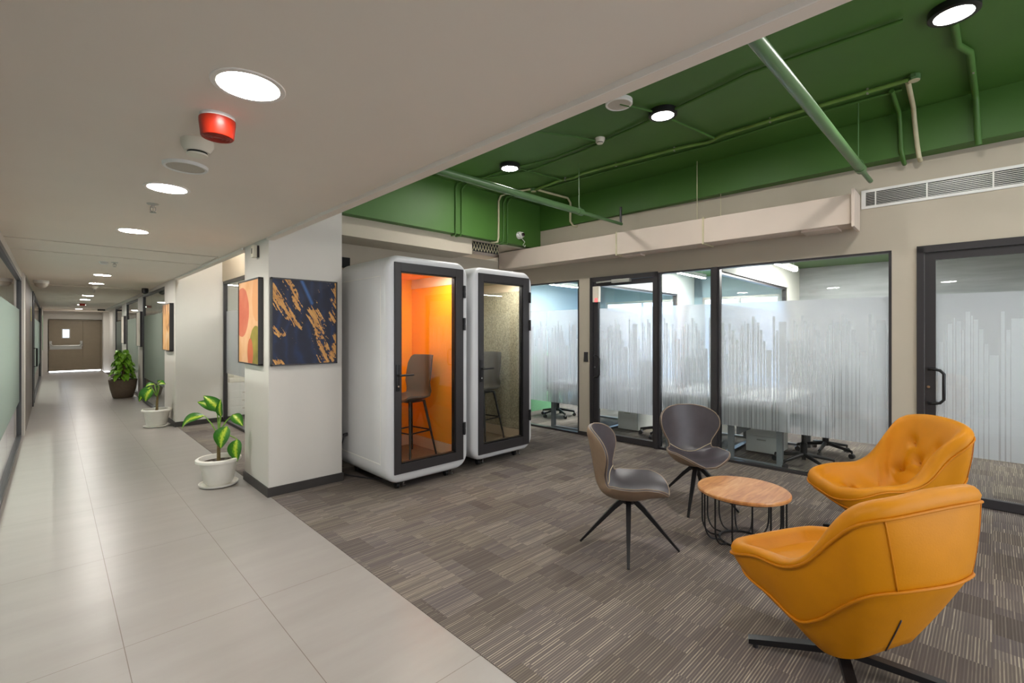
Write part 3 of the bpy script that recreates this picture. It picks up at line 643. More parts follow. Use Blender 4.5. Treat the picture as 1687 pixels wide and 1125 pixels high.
def downlight(name, x, y, z, r, em, label, group, rim='lip', depth=.004, surf=False):
    t = thing(name, label, 'downlight', (x, y, z), 0, group)
    mb = MB(); mb.lathe([(r * .83, -.0), (r * .84, -depth), (r * .98, -depth), (r, -depth * .5), (r, .0)], 40, cap=False); mb.build('trim_ring', M[rim], t, 40)
    mb = MB(); mb.lathe([(r * .81, -depth * .7), (r * .81, -depth * .3)], 40); mb.build('diffuser', em, t)
    return t
for i, (u, v, lb) in enumerate(((2.6, 1.45, 'round ceiling lamp in the office behind the big pane'), (2.6, 3.6, 'round ceiling lamp in the office behind the narrow pane'))):
    downlight('office_downlight', *rw(u, v, ZR)[:2], ZR, .13, M['lampc'], lb, 'round lamps in the offices')

# desks, cabinets and chairs seen through the glass
def desk(u0, u1, v0, v1, label, legpos):
    t = thing('office_desk', label, 'desk', rw(u0, v0), RWA, 'white office desks behind the glass'); a, b = u1 - u0, v1 - v0
    mb = MB(); mb.box(0, a, 0, b, .705, .73, .003); mb.build('desk_top', M['deskwhite'], t)
    for lu in (0.05, a - .05):
        mb = MB(); mb.box(lu - .025, lu + .025, .02, .08, .03, .705); mb.box(lu - .025, lu + .025, b - .08, b - .02, .03, .705); mb.box(lu - .025, lu + .025, .02, b - .02, .0, .03); mb.box(lu - .02, lu + .02, .05, b - .05, .66, .705); mb.build('leg_frame', M['deskgrey'], t)
    mb = MB(); mb.box(.08, a - .08, b - .12 if legpos else .10, b - .10 if legpos else .12, .3, .68); mb.build('modesty_panel', M['deskgrey'], t)
desk(.10, 1.5, 1.60, 2.22, 'white desk against the big frosted pane by the far armchair', 1)
desk(.10, 1.5, 2.36, 3.0, 'white desk behind the narrow frosted pane', 0)
desk(.15, 1.5, 4.28, 4.95, 'white desk behind the glass pane beside the right booth', 0)
def cabinet(u0, u1, v0, v1, h, n, label):
    t = thing('drawer_pedestal', label, 'cabinet', rw(u0, v0), RWA); a, b = u1 - u0, v1 - v0
    mb = MB(); mb.box(0, a, 0, b, .02, h, .003); mb.build('cabinet_body', M['white'], t)
    for i in range(n):
        z0 = .05 + i * (h - .07) / n
        mb = MB(); mb.box(-.012, 0, .01, b - .01, z0, z0 + (h - .09) / n, .002); dr = mb.build('drawer', M['white'], t)
        mb = MB(); mb.box(-.02, -.012, b / 2 - .05, b / 2 + .05, z0 + (h - .09) / n - .05, z0 + (h - .09) / n - .035); mb.build('handle', M['alu'], dr)
cabinet(.65, 1.1, 1.8, 2.16, .60, 3, 'white drawer unit under the desk behind the big pane')
cabinet(.75, 2.4, 3.72, 4.06, .62, 2, 'long white low cabinet behind the open glass door')

def office_chair(u, v, rot, label):
    t = thing('office_chair', label, 'chair', rw(u, v), RWA + rot, 'black swivel chairs in the offices')
    for k in range(5):
        a = 2 * PI * k / 5
        mb = MB(); mb.tube([(.03 * math.cos(a), .03 * math.sin(a), .13), (.3 * math.cos(a), .3 * math.sin(a), .085)], [.024, .016], 8); lg = mb.build('base_arm', M['blackm'], t, 60)
        mb = MB(); c = Vector((.3 * math.cos(a), .3 * math.sin(a), .03)); tv = Vector((-math.sin(a), math.cos(a), 0))
        mb.tube([c - tv * .02, c + tv * .02], .03, 14); mb.tube([c + Vector((0, 0, .02)), c + Vector((0, 0, .06))], .01, 6); mb.build('caster', M['black'], lg, 40)
    mb = MB(); mb.lathe([(.035, .10), (.035, .26), (.022, .27), (.022, .44), (.07, .445), (.07, .47)], 16); mb.build('gas_lift', M['blackm'], t, 40)
    mb = MB(); mb.box(-.24, .24, -.24, .24, .46, .54, .035); mb.build('seat', M['fabric_dark'], t, 40)
    rings = []
    for i in range(9):
        q = i / 8; z = .58 + .5 * q; w = .2 + .04 * math.sin(PI * q); y = -.23 - .06 * q + .03 * math.sin(PI * q)
        rings.append([(-w, y, z), (-w * .5, y - .025, z), (w * .5, y - .025, z), (w, y, z), (w, y - .03, z), (w * .5, y - .06, z), (-w * .5, y - .06, z), (-w, y - .03, z)])
    mb = MB(); mb.loops(rings, cap0=True, cap1=True); mb.build('backrest', M['fabric_dark'], t, 40)
    mb = MB(); mb.tube([(0, -.1, .45), (0, -.27, .47), (0, -.31, .6), (0, -.30, .7)], .022, 8); mb.build('back_support', M['blackm'], t, 60)
    for s_ in (-1, 1):
        mb = MB(); mb.tube([(s_ * .22, 0, .48), (s_ * .29, 0, .5), (s_ * .29, 0, .68)], .014, 8); mb.box(s_ * .29 - .035, s_ * .29 + .035, -.12, .12, .68, .705, .01); mb.build('armrest', M['blackm'], t, 40)
office_chair(.42, 1.48, 0.2, 'black swivel chair nearest the big pane, back blurred by the film')
office_chair(1.25, 1.42, .6, 'second black swivel chair deeper in the office behind the big pane')
office_chair(1.95, 3.35, 2.6, 'black swivel chair seen through the open glass door')
office_chair(.75, 3.34, 3.1, 'black swivel chair blurred behind the narrow frosted pane')
office_chair(1.0, 5.45, 3.0, 'black swivel chair behind the desk beside the right booth')

# ------------------------------------------------------------------ air duct, grille, ceiling services
t = thing('air_duct', 'cream painted rectangular air duct above the glass offices', 'duct', (RWX, 0, 0), RWA)
for y0, y1, e in ((.93, 2.30, 0), (2.312, 3.42, .004), (3.432, 5.6, -.004)):
    mb = MB(); mb.box(-.34 - e, -.06, y0, y1, 2.515 - e, 2.79 + e, .008); mb.build('duct_section', M['ductp'], t)
for y in (2.306, 3.426):
    mb = MB(); mb.box(-.352, -.05, y - .008, y + .008, 2.50, 2.805); mb.build('joint_flange', M['bare'], t)
mb = MB(); mb.box(-.375, -.05, .905, .93, 2.48, 2.83, .003); mb.build('end_flange', M['ductp'], t)
for q in ((-.30, -.06, 1.05, 1.35, 2.495, 2.515), (-.22, -.10, 3.15, 3.42, 2.49, 2.512)):
    mb = MB(); mb.box(*q); mb.build('bracket', M['ductp'], t)
for v, nm in ((2.38, 0), (2.20, 1)):
    mb = MB(); mb.tube([(-.33 if nm == 0 else -.10, v, 2.79), (-.33 if nm == 0 else -.10, v, 3.46 if nm == 0 else 3.12)], .004, 6); mb.build('hanger_rod', M['bare'], t)

t = thing('air_grille', 'long slatted air grille high on the cream wall', 'vent', (RWX, 0, 0), RWA)
mb = MB(); y0, y1 = -1.2, .90
mb.box(-.012, 0, y0, y1, 2.70, 2.725); mb.box(-.012, 0, y0, y1, 2.855, 2.88); mb.box(-.012, 0, y1 - .035, y1, 2.725, 2.855); mb.box(-.012, 0, y0, y0 + .03, 2.725, 2.855)
for y in (.79, .42, -.0, -.4, -.8): mb.box(-.013, -.001, y - .005, y + .005, 2.725, 2.855)
mb.build('grille_frame', M['white'], t)
mb = MB(); mb.box(-.003, -.0015, y0, y1 - .03, 2.725, 2.855); mb.build('backing', M['dark'], t)
mb = MB()
for i in range(8): mb.box(-.010, -.004, y0, y1 - .03, 2.731 + i * .0155, 2.737 + i * .0155)
mb.build('slats', M['alu'], t)

def sprinkler_pipe(y, x_end, xr, label, rods):
    t = thing('sprinkler_pipe', label, 'pipe', (2.2, y, 2.93))
    mb = MB(); mb.tube([(-.55, 0, 0), (xr - 2.2, 0, 0)], .036, 16); mb.tube([(xr - 2.2 - .02, 0, 0), (xr - 2.2 + .06, 0, 0)], .041, 16); mb.build('main_pipe', M['green_pipe'], t, 40)
    mb = MB(); mb.tube([(xr - 2.2, 0, 0), (x_end - 2.2, 0, 0)], .020, 12); mb.build('branch_pipe', M['green_pipe'], t, 40)
    for x in rods:
        mb = MB(); mb.tube([(x - 2.2, 0, .045), (x - 2.2, 0, .57)], .004, 6); mb.tube([(x - 2.2, .036 * math.cos(a), .01 + .045 * math.sin(a)) for a in [PI * 2 * i / 14 for i in range(15)]], .003, 6); mb.build('hanger', M['green_pipe'], t)
    return t
t = sprinkler_pipe(.81, 5.52, 5.02, 'thick green sprinkler pipe in front of the air grille', [4.95])
t = sprinkler_pipe(3.42, 5.36, 4.45, 'thin green sprinkler pipe crossing in front of the far green beam', [4.45])
mb = MB(); mb.tube([(3.14, 0, -.01), (3.14, 0, .22)], .016, 10); mb.build('riser', M['blackm'], t)

def conduit(pts, r, mat, label, clips=()):
    t = thing('conduit', label, 'pipe', pts[0], 0, 'electrical conduits on the green ceiling')
    p0 = Vector(pts[0]); mb = MB(); mb.tube([Vector(p) - p0 for p in pts], r, 10); mb.build('tube', mat, t, 60)
    for c in clips:
        mb = MB(); c = Vector(c) - p0; mb.box(c.x - .012, c.x + .012, c.y - .006, c.y + .006, c.z - r - .004, c.z + r + .008); mb.build('clip', M['alu'], t)
    return t
zc = 3.474
conduit([(4.78, .45, zc), (4.77, 1.3, zc), (4.79, 1.9, zc), (4.86, 2.05, zc), (4.80, 2.3, zc), (4.74, 3.0, zc), (4.70, 3.55, zc), (4.76, 3.75, zc), (4.70, 3.95, zc), (4.78, 4.45, zc)], .017, M['green_tarnish'], 'worn light green conduit running the length of the lounge ceiling', [(4.775, .72, zc), (4.775, 1.45, zc), (4.79, 2.4, zc), (4.74, 3.1, zc), (4.72, 3.85, zc)])
conduit([(4.95, .52, zc + .006), (4.92, 1.4, zc + .006), (4.98, 2.1, zc + .006), (4.88, 3.2, zc + .006), (4.84, 4.3, zc + .006)], .012, M['green'], 'thin dark green conduit beside the worn one')
conduit([(3.85, .4, zc), (3.80, 1.3, zc), (3.95, 2.05, zc), (4.12, 3.1, zc), (4.16, 3.9, zc), (4.0, 4.45, zc), (3.83, 4.7, zc), (3.83, 4.95, zc), (3.83, 4.986, zc - .05), (3.83, 4.986, 2.86), (3.83, 4.992, 2.806), (3.83, 5.08, 2.804)], .013, M['green'], 'dark green conduit past the ceiling lamps and down the deep beam')
conduit([(3.92, 4.1, zc), (3.93, 4.9, zc), (3.93, 4.986, zc - .05), (3.93, 4.986, 2.86), (3.92, 4.992, 2.806), (3.90, 5.08, 2.804)], .013, M['green'], 'dark green conduit dropping beside its twin on the deep beam')
conduit([(4.70, 4.45, zc), (4.61, 4.8, zc), (4.60, 4.93, zc - .01), (4.60, 4.985, zc - .08), (4.60, 4.985, 2.88), (4.59, 4.99, 2.806), (4.55, 5.08, 2.804)], .014, M['bare'], 'cream conduit dropping down the deep green beam', [(4.6, 4.985, 3.1)])
conduit([(4.75, 4.5, zc), (4.70, 4.92, zc - .01), (4.70, 4.986, zc - .08), (4.70, 4.986, 2.88), (4.69, 4.992, 2.806), (4.62, 5.08, 2.804)], .014, M['green'], 'green conduit next to the cream one on the deep beam')
conduit([(4.80, 4.5, zc), (4.78, 4.92, zc - .01), (4.78, 4.986, zc - .08), (4.78, 4.986, 2.88), (4.77, 4.992, 2.806), (4.70, 5.08, 2.804)], .012, M['green'], 'dark conduit on the deep beam nearest the security camera')
conduit([(4.80, 4.4, zc), (5.40, 4.36, zc), (5.465, 4.36, zc - .06), (5.465, 4.36, 3.14), (5.50, 4.33, 3.075), (5.60, 4.25, 3.07)], .016, M['bare'], 'pale conduit bending down the right beam by the thin sprinkler pipe')
conduit([(4.82, .47, zc), (5.40, .49, zc), (5.475, .49, zc - .08), (5.475, .47, 3.15), (5.50, .46, 3.06), (5.60, .46, 3.05)], .018, M['bare'], 'cream conduit bending down the right beam from the junction box', [(5.475, .48, 3.27)])
conduit([(4.90, .58, zc), (5.40, .59, zc), (5.475, .59, zc - .08), (5.475, .58, 3.15), (5.50, .57, 3.06), (5.60, .57, 3.05)], .018, M['green'], 'green conduit bending down the right beam beside the cream one')
conduit([(4.1, .175, zc), (4.45, .17, zc), (4.62, .115, zc), (5.42, .105, zc), (5.475, .10, zc - .06), (5.475, .09, 3.14), (5.50, .085, 3.06)], .022, M['green'], 'thick green conduit from the black ceiling lamp to the right beam', [(4.95, .105, zc), (5.475, .09, 3.16)])
conduit([(3.50, 2.25, zc), (3.85, 2.12, zc), (4.80, 1.98, zc)], .011, M['green'], 'short conduit between the ceiling speaker and the middle lounge lamp')
conduit([(3.3, 3.2, zc), (3.75, 2.95, zc), (4.0, 2.86, zc)], .010, M['green'], 'short conduit leading to the lounge smoke detector')
conduit([(4.02, 2.86, zc), (4.05, 3.5, zc), (3.95, 4.0, zc), (4.3, 3.95, zc), (4.72, 3.9, zc)], .010, M['green'], 'conduit from the lounge smoke detector past the far lamp')
for x, y, lb in ((4.79, .43, 'green junction box where the worn conduit ends by the sprinkler pipe'), (4.78, 4.46, 'green junction box above the thin sprinkler pipe')):
    t = thing('junction_box', lb, 'box', (x, y, 3.5), 0, 'junction boxes on the green ceiling')
    mb = MB(); mb.lathe([(.04, 0), (.04, -.04)], 20); mb.box(-.06, .06, -.015, .015, -.035, -.005); mb.build('box_body', M['green_pipe'], t, 40)
    mb = MB(); mb.lathe([(.036, -.04), (.036, -.044)], 20); mb.build('lid', M['bare'], t, 40)

# lounge ceiling lamps (surface mounted)
for x, y, lb in ((3.97, .17, 'black rimmed surface lamp nearest the sprinkler pipe end of the lounge ceiling'), (3.94, 2.085, 'middle surface lamp of the row on the green ceiling'), (3.90, 4.03, 'surface lamp on the green ceiling above the booths')):
    t = thing('surface_lamp', lb, 'ceiling lamp', (x, y, 3.502), 0, 'surface lamps on the green ceiling')
    mb = MB(); mb.lathe([(.125, 0), (.125, -.045), (.118, -.05), (.095, -.05), (.093, -.044)], 40, cap=False); mb.build('housing', M['blackm'], t, 40)
    mb = MB(); mb.lathe([(.094, -.046), (.094, -.04)], 40); mb.build('diffuser', M['lampc'], t)
# out-of-frame lamps of the same rows, behind the viewpoint
for x, y in ((3.97, -1.75),):
    downlight('surface_lamp', x, y, 3.5, .125, M['lampc'], 'surface lamp on the green ceiling behind the viewpoint', 'surface lamps on the green ceiling', 'blackm')

downlight('surface_lamp', 1.78, 7.75, 3.5, .125, M['lampc'], 'added unseen lamp on the green ceiling, brightening the alcove wall', 'surface lamps on the green ceiling', 'blackm')  # added out of view to light up the alcove wall
# corridor downlights, in one row
lamps = [1.833, 3.472, 5.128, 9.378, 11.066, 14.834, 16.659, 19.79]
names = ['nearest and largest round downlight in the corridor ceiling, just before the red alarm', 'second downlight from the viewer, past the round ceiling speaker', 'third downlight, just before the ceiling joint', 'fourth downlight, just past the ceiling joints', 'fifth downlight along the corridor', 'sixth downlight along the corridor', 'seventh downlight along the corridor', 'eighth downlight, near the far door']
for y, lb in zip(lamps, names):
    downlight('recessed_downlight', .495 + max(0, (y - 5) * .0105), y, ZC, .118, M['lamp'], lb, 'recessed downlights along the corridor')
downlight('recessed_downlight', .70, 23.4, ZC, .118, M['lamp'], 'last downlight, in front of the fire door', 'recessed downlights along the corridor')
downlight('recessed_downlight', .49, .19, ZC, .118, M['lamp'], 'corridor downlight overhead of the viewer', 'recessed downlights along the corridor')

t = thing('fire_alarm_sounder', 'red round fire alarm sounder on the corridor ceiling', 'alarm', (.475, 2.18, ZC + .002))
mb = MB(); mb.lathe([(.062, 0), (.062, -.018)], 32); mb.build('base', M['white'], t, 40)
mb = MB(); mb.lathe([(.064, -.016), (.064, -.03), (.058, -.085), (.055, -.088), (.05, -.084)], 32); mb.build('sounder_body', M['red'], t, 40)
mb = MB(); mb.lathe([(.05, -.0865), (.05, -.084)], 32)
for r in (.018, .032, .044): mb.tube([(r * math.cos(2 * PI * i / 28), r * math.sin(2 * PI * i / 28), -.0875) for i in range(28)], .0025, 6, closed=True)
mb.build('sounder_grille', M['redd'], t, 40)
def smoke(x, y, z, s_, label):
    t = thing('smoke_detector', label, 'detector', (x, y, z), 0, 'smoke detectors')
    mb = MB(); mb.lathe([(.055 * s_, 0), (.055 * s_, -.02 * s_), (.05 * s_, -.03 * s_), (.042 * s_, -.045 * s_)], 32); mb.build('detector_base', M['offwhite'], t, 40)
    mb = MB(); mb.lathe([(.034 * s_, -.044 * s_), (.034 * s_, -.052 * s_)], 24); mb.build('sensor_slots', M['dark'], t)
    mb = MB(); mb.lathe([(.036 * s_, -.052 * s_), (.034 * s_, -.058 * s_), (.02 * s_, -.06 * s_)], 24); mb.build('cap', M['offwhite'], t, 40)
smoke(.47, 2.52, ZC, 1.15, 'cream smoke detector beside the red alarm')
smoke(.572, 11.66, ZC, 1, 'cream smoke detector far along the corridor')
smoke(4.03, 2.83, 3.5, .95, 'cream smoke detector on the green ceiling')
def speaker(x, y, z, r, label, drop=0.01):
    t = thing('ceiling_speaker', label, 'speaker', (x, y, z), 0, 'round ceiling speakers')
    mb = MB(); mb.lathe([(r * .84, -.0), (r * .84, -drop - .004), (r * .95, -drop - .006), (r, -drop), (r, 0)], 40, cap=False); mb.build('speaker_ring', M['white'], t, 40)
    mb = MB(); mb.lathe([(r * .85, -drop - .002), (r * .85, -.001)], 40); mb.build('grille', M['mesh'], t)
speaker(.495, 2.93, ZC, .10, 'flush round speaker in the corridor ceiling')
speaker(3.50, 2.26, 3.5, .115, 'white surface speaker on the green ceiling, half hidden by the plaster edge', .03)
def sprinkler(x, y, label):
    t = thing('fire_sprinkler', label, 'sprinkler', (x, y, ZC), 0, 'sprinkler heads in the corridor ceiling')
    mb = MB(); mb.lathe([(.036, 0), (.03, -.006), (.012, -.008)], 24); mb.build('escutcheon', M['alu'], t, 40)
    mb = MB(); mb.tube([(0, 0, 0), (0, 0, -.025)], .011, 10); mb.tube([(.014, 0, -.02), (.014, 0, -.045), (0, 0, -.055), (-.014, 0, -.045), (-.014, 0, -.02)], .003, 6); mb.tube([(0, 0, -.025), (0, 0, -.05)], .003, 6); mb.build('frame', M['chrome'], t, 40)
    mb = MB(); mb.lathe([(.019, -.056), (.019, -.058)], 16); mb.build('deflector', M['chrome'], t)
sprinkler(.486, 3.96, 'chrome sprinkler head between the second and third downlights')
sprinkler(.55, 7.58, 'chrome sprinkler head just past the ceiling joints')
sprinkler(.60, 12.6, 'small sprinkler head far along the corridor')
t = thing('motion_sensor', 'small round white sensor by the far sprinkler head', 'sensor', (.45, 7.6, ZC + .002)); mb = MB(); mb.lathe([(.045, 0), (.045, -.02), (.03, -.035)], 24); mb.build('sensor_body', M['white'], t, 40)
t = thing('dome_camera', 'white dome camera on the ceiling by the brown panel door', 'camera', (-.13, 11.06, ZC))
mb = MB(); mb.lathe([(.095, 0), (.095, -.05)], 28); mb.build('housing', M['white'], t, 40)
mb = MB(); mb.lathe([(.085, -.05), (.08, -.085), (.05, -.115), (.01, -.125)], 28); mb.build('dome', M['mesh'], t, 40)
t = thing('ceiling_camera', 'black round camera on the ceiling in front of the frosted screen', 'camera', (1.30, 11.6, ZC))
mb = MB(); mb.lathe([(.05, 0), (.055, -.03), (.05, -.09), (.02, -.11)], 20); mb.build('housing', M['blackm'], t, 40)
t = thing('exit_sign', 'small dark box on the ceiling far down the corridor', 'sign', (1.30, 23.0, ZC)); mb = MB(); mb.box(-.11, .11, -.05, .05, -.06, 0, .004); mb.build('box_body', M['blackm'], t)
t = thing('fire_alarm_sounder', 'small dark red sounder far along the corridor ceiling', 'alarm', (.64, 19.0, ZC + .002)); mb = MB(); mb.lathe([(.07, 0), (.07, -.06), (.05, -.07)], 20); mb.build('sounder_body', M['redd'], t, 40)

t = thing('wall_detector', 'small white detector box high on the pillar corner', 'detector', (1.41, 4.92, 2.28))
mb = MB(); mb.box(-.018, 0, -.03, .04, -.06, .05); mb.build('bracket', M['black'], t)
mb = MB(); mb.box(-.055, -.018, -.035, .035, -.065, .05, .008); mb.build('detector_body', M['offwhite'], t)
mb = MB(); mb.box(-.057, -.055, -.012, .012, -.03, .02); mb.build('lens', M['black'], t)

t = thing('security_camera', 'white dome security camera on the deep green beam', 'camera', (5.03, 5.0, 2.965))
mb = MB(); mb.lathe([(.055, 0), (.055, .03), (.045, .05)], 28); q = mb.build('mount', M['white'], t, 40); q.rotation_euler = (PI / 2, 0, 0)
mb = MB(); bmesh.ops.create_uvsphere(mb.bm, u_segments=24, v_segments=14, radius=.042); q = mb.build('camera_ball', M['white'], t, 180); q.location = (0, -.065, 0)
mb = MB(); mb.lathe([(.026, 0), (.026, .012), (.018, .016)], 20); q = mb.build('lens', M['lens'], t, 40); q.rotation_euler = (PI / 2, 0, -.3); q.location = (-.01, -.098, -.004)
mb = MB(); mb.tube([(.03, -.03, -.04), (.10, -.03, -.09), (.06, -.03, -.14), (.11, -.02, -.16), (.14, 0, -.13)], .006, 6); mb.build('cable', M['white'], t)

t = thing('mesh_vent', 'dark lattice vent tucked under the deep green beam', 'vent', (4.24, 5.14, 2.66))
mb = MB(); mb.box(0, .5, 0, .01, 0, .135); mb.build('backing', M['dark'], t)
mb = MB()
for i in range(9):
    for s_ in (-1, 1): mb.tube([(.03 + i * .055 - s_ * .03, -.006, .005), (.03 + i * .055 + s_ * .03, -.006, .13)], .004, 5)
mb.build('lattice', M['bare'], t)

# ------------------------------------------------------------------ paintings
def painting(name, w, h, d, loc, rz, mat, label):
    # local: canvas in the x-z plane facing -y
    t = thing(name, label, 'painting', loc, rz, 'framed abstract paintings')
    mb = MB(); mb.box(-w / 2 + .008, w / 2 - .008, -d, -.004, -h / 2 + .008, h / 2 - .008); mb.build('canvas', mat, t)
    f = MB(); e = .010; y0, y1 = -d - .006, 0
    f.box(-w / 2 - .002, w / 2 + .002, y0, y1, h / 2 - e, h / 2 + .002); f.box(-w / 2 - .002, w / 2 + .002, y0, y1, -h / 2 - .002, -h / 2 + e); f.box(-w / 2 - .002, -w / 2 + e, y0, y1, -h / 2, h / 2); f.box(w / 2 - e, w / 2 + .002, y0, y1, -h / 2, h / 2)
    f.build('frame', M['black'], t); return t
painting('wall_painting', .61, .805, .035, (1.727, 4.613, 1.600), 0, M['art_blue'], 'navy and gold abstract painting facing the lounge on the pillar')
t = painting('wall_painting', .66, .82, .035, (1.408, 5.098, 1.605), -PI / 2, M['art_peach'], 'peach and olive abstract painting on the corridor side of the pillar')
painting('wall_painting', .68, .77, .05, (1.398, 9.56, 1.59), -PI / 2, M['art_ochre'], 'ochre and white abstract painting on the white block past the alcove')
painting('wall_painting', .68, .78, .05, (1.448, 13.56, 1.58), -PI / 2, M['art_pale'], 'pale abstract painting above the big bushy plant')
painting('wall_painting', .68, .78, .05, (1.488, 17.4, 1.58), -PI / 2, M['art_pale'], 'farthest pale painting on the corridor piers')

# ------------------------------------------------------------------ phone booths
def rrect(x0, x1, z0, z1, r, y, n=8):
    pts = []
    for cx_, cz, a0 in ((x1 - r, z1 - r, 0), (x0 + r, z1 - r, PI / 2), (x0 + r, z0 + r, PI), (x1 - r, z0 + r, 1.5 * PI)):
        for i in range(n + 1):
            a = a0 + PI / 2 * i / n; pts.append((cx_ + r * math.cos(a), y, cz + r * math.sin(a)))
    return pts
def booth(x0, W, y0, frame, glz, felt, label, lampm):
    # local origin: front left foot corner on the carpet; +y goes in
    t = thing('phone_booth', label, 'booth', (x0, y0, 0), 0, 'white phone booths')
    D = 1.04; z0, z1, R = .075, 2.235, .15
    fx0, fx1, fz0, fz1 = frame
    def ring(ins, y, r): return rrect(ins, W - ins, z0 + ins, z1 - ins, max(r, .02), y)
    rings = [ring(.05, D, R - .05), ring(.0, D - .05, R), ring(0, .05, R), ring(.004, .025, R - .004), ring(.016, .008, R - .016), ring(.035, 0, R - .035)]
    inner = rrect(fx0 - .002, fx1 + .002, fz0 - .002, fz1 + .002, .004, 0); inner2 = rrect(fx0 - .002, fx1 + .002, fz0 - .002, fz1 + .002, .004, .06)
    mb = MB(); mb.loops(rings + [inner, inner2], cap0=True); mb.build('shell', M['booth'], t, 35)
    # side panel outline grooves
    for xs in (-.001, W + .001):
        mb = MB(); e = .004
        for a, b, c, d_ in ((.10, D - .08, 2.03, 2.036), (.10, D - .08, .255, .265), (.10, .106, .26, 2.03)): mb.box(xs - e / 2, xs + e / 2, a, b, c, d_)
        mb.build('panel_joint', M['white'], t)
    # inner lining
    ix0, ix1, iz0, iz1 = fx0 + .015, fx1 - .005, .17, 2.14
    mb = MB(); mb.box(ix1 - .01, ix1, .06, D - .07, iz0 + .12, 2.02); mb.box(ix0, ix0 + .01, .06, D - .07, iz0 + .12, 2.02); mb.box(ix0, ix1, D - .08, D - .07, iz0 + .12, 2.02); mb.box(ix0, ix1, D - .08, D - .07, 2.02, 2.13); mb.box(ix0, ix1, .06, D - .07, 2.13, 2.14); mb.build('felt_lining', felt, t)
    mb = MB(); mb.box(ix1 - .014, ix1, .06, D - .07, iz0, iz0 + .115); mb.box(ix0, ix0 + .014, .06, D - .07, iz0, iz0 + .115); mb.box(ix0, ix1, D - .084, D - .07, iz0, iz0 + .115)
    mb.box(ix1 - .016, ix1, .06, D - .07, 2.02, 2.13); mb.box(ix0, ix0 + .016, .06, D - .07, 2.02, 2.13); mb.build('inner_trim', M['booth_base'], t)
    mb = MB(); mb.box(ix0, ix1, .06, D - .07, iz0 - .012, iz0); mb.build('booth_floor', M['booth_floor'], t)
    mb = MB(); mb.box((ix0 + ix1) / 2 - .15, (ix0 + ix1) / 2 + .2, .08, .24, 2.118, 2.13); mb.build('ceiling_lamp', lampm, t)
    # door
    dr = MB(); gx0, gx1, gz0, gz1 = glz; y_0, y_1 = -.012, .045
    dr.box(fx0, gx0, y_0, y_1, fz0, fz1, .002); dr.box(gx1, fx1, y_0, y_1, fz0, fz1, .002); dr.box(gx0, gx1, y_0, y_1, gz1, fz1, .002); dr.box(gx0, gx1, y_0, y_1, fz0, gz0, .002)
    door = dr.build('door', M['black'], t)
    ins = MB(); e = .012
    ins.box(gx0, gx0 + e, .0, .05, gz0, gz1); ins.box(gx1 - e, gx1, .0, .05, gz0, gz1); ins.box(gx0, gx1, .0, .05, gz1 - e, gz1); ins.box(gx0, gx1, .0, .05, gz0, gz0 + e); ins.build('inner_frame', M['blackm'], door)
    mb = MB(); mb.box(gx0, gx1, .012, .02, gz0, gz1); mb.build('glass_pane', M['glass_booth'], door)
    hx = fx0 + .03
    mb = MB(); mb.box(hx - .02, hx + .02, -.022, -.012, .95, 1.20, .004); mb.tube([(hx, -.012, 1.10), (hx, -.06, 1.10), (hx + .02, -.065, 1.10), (hx + .14, -.065, 1.10)], .010, 10); hd = mb.build('lever_handle', M['blackm'], door, 40)
    mb = MB(); mb.tube([(hx, -.018, .995), (hx, -.028, .995)], .009, 12); mb.build('key_cylinder', M['chrome'], hd, 40)
    for hz in (1.93, 1.59, .49):
        mb = MB(); mb.tube([(fx1 + .004, -.02, hz - .065), (fx1 + .004, -.02, hz + .065)], .013, 12); mb.box(fx1 - .012, fx1 + .028, -.018, -.004, hz - .065, hz - .002, .002); mb.box(fx1 - .012, fx1 + .028, -.018, -.004, hz + .002, hz + .065, .002); mb.build('hinge', M['blackm'], door, 40)
    for fx in (.17, W - .22):
        for fy in (.10, D - .12):
            mb = MB(); mb.tube([(fx - .014, fy, .028), (fx + .014, fy, .028)], .028, 16); mb.box(fx - .022, fx + .022, fy - .012, fy + .02, .03, .078); mb.build('caster', M['blackm'], t, 40)
            mb = MB(); mb.lathe([(.022, .003), (.022, .012), (.009, .016), (.009, .078)], 14, c=(fx + .075, fy)); mb.build('levelling_foot', M['chrome'], t, 40)
    return t
booth(2.205, .97, 3.92, (.085, .899, .165, 2.165), (.152, .802, .252, 2.082), M['orange_felt'], 'left white phone booth with orange felt lining', M['lampb'])
booth(3.29, .97, 4.0, (.095, .905, .137, 2.165), (.165, .80, .24, 2.075), M['grey_felt'], 'right white phone booth with grey felt lining', M['lampb'])

# fixed desks inside the booths
for x, y, lb in ((2.325, 4.40, 'dark desk leaf at the left inside the orange booth'), (3.425, 4.46, 'dark desk leaf at the left inside the grey booth')):
    t = thing('booth_desk', lb, 'desk', (x, y, .17), 0, 'desk leaves inside the booths')
    mb = MB(); mb.box(0, .22, 0, .48, .84, .865, .003); mb.build('desk_top', M['desk_wood'], t)
    mb = MB(); mb.box(0, .16, .42, .44, 0, .84); mb.build('support_panel', M['desk_wood'], t)

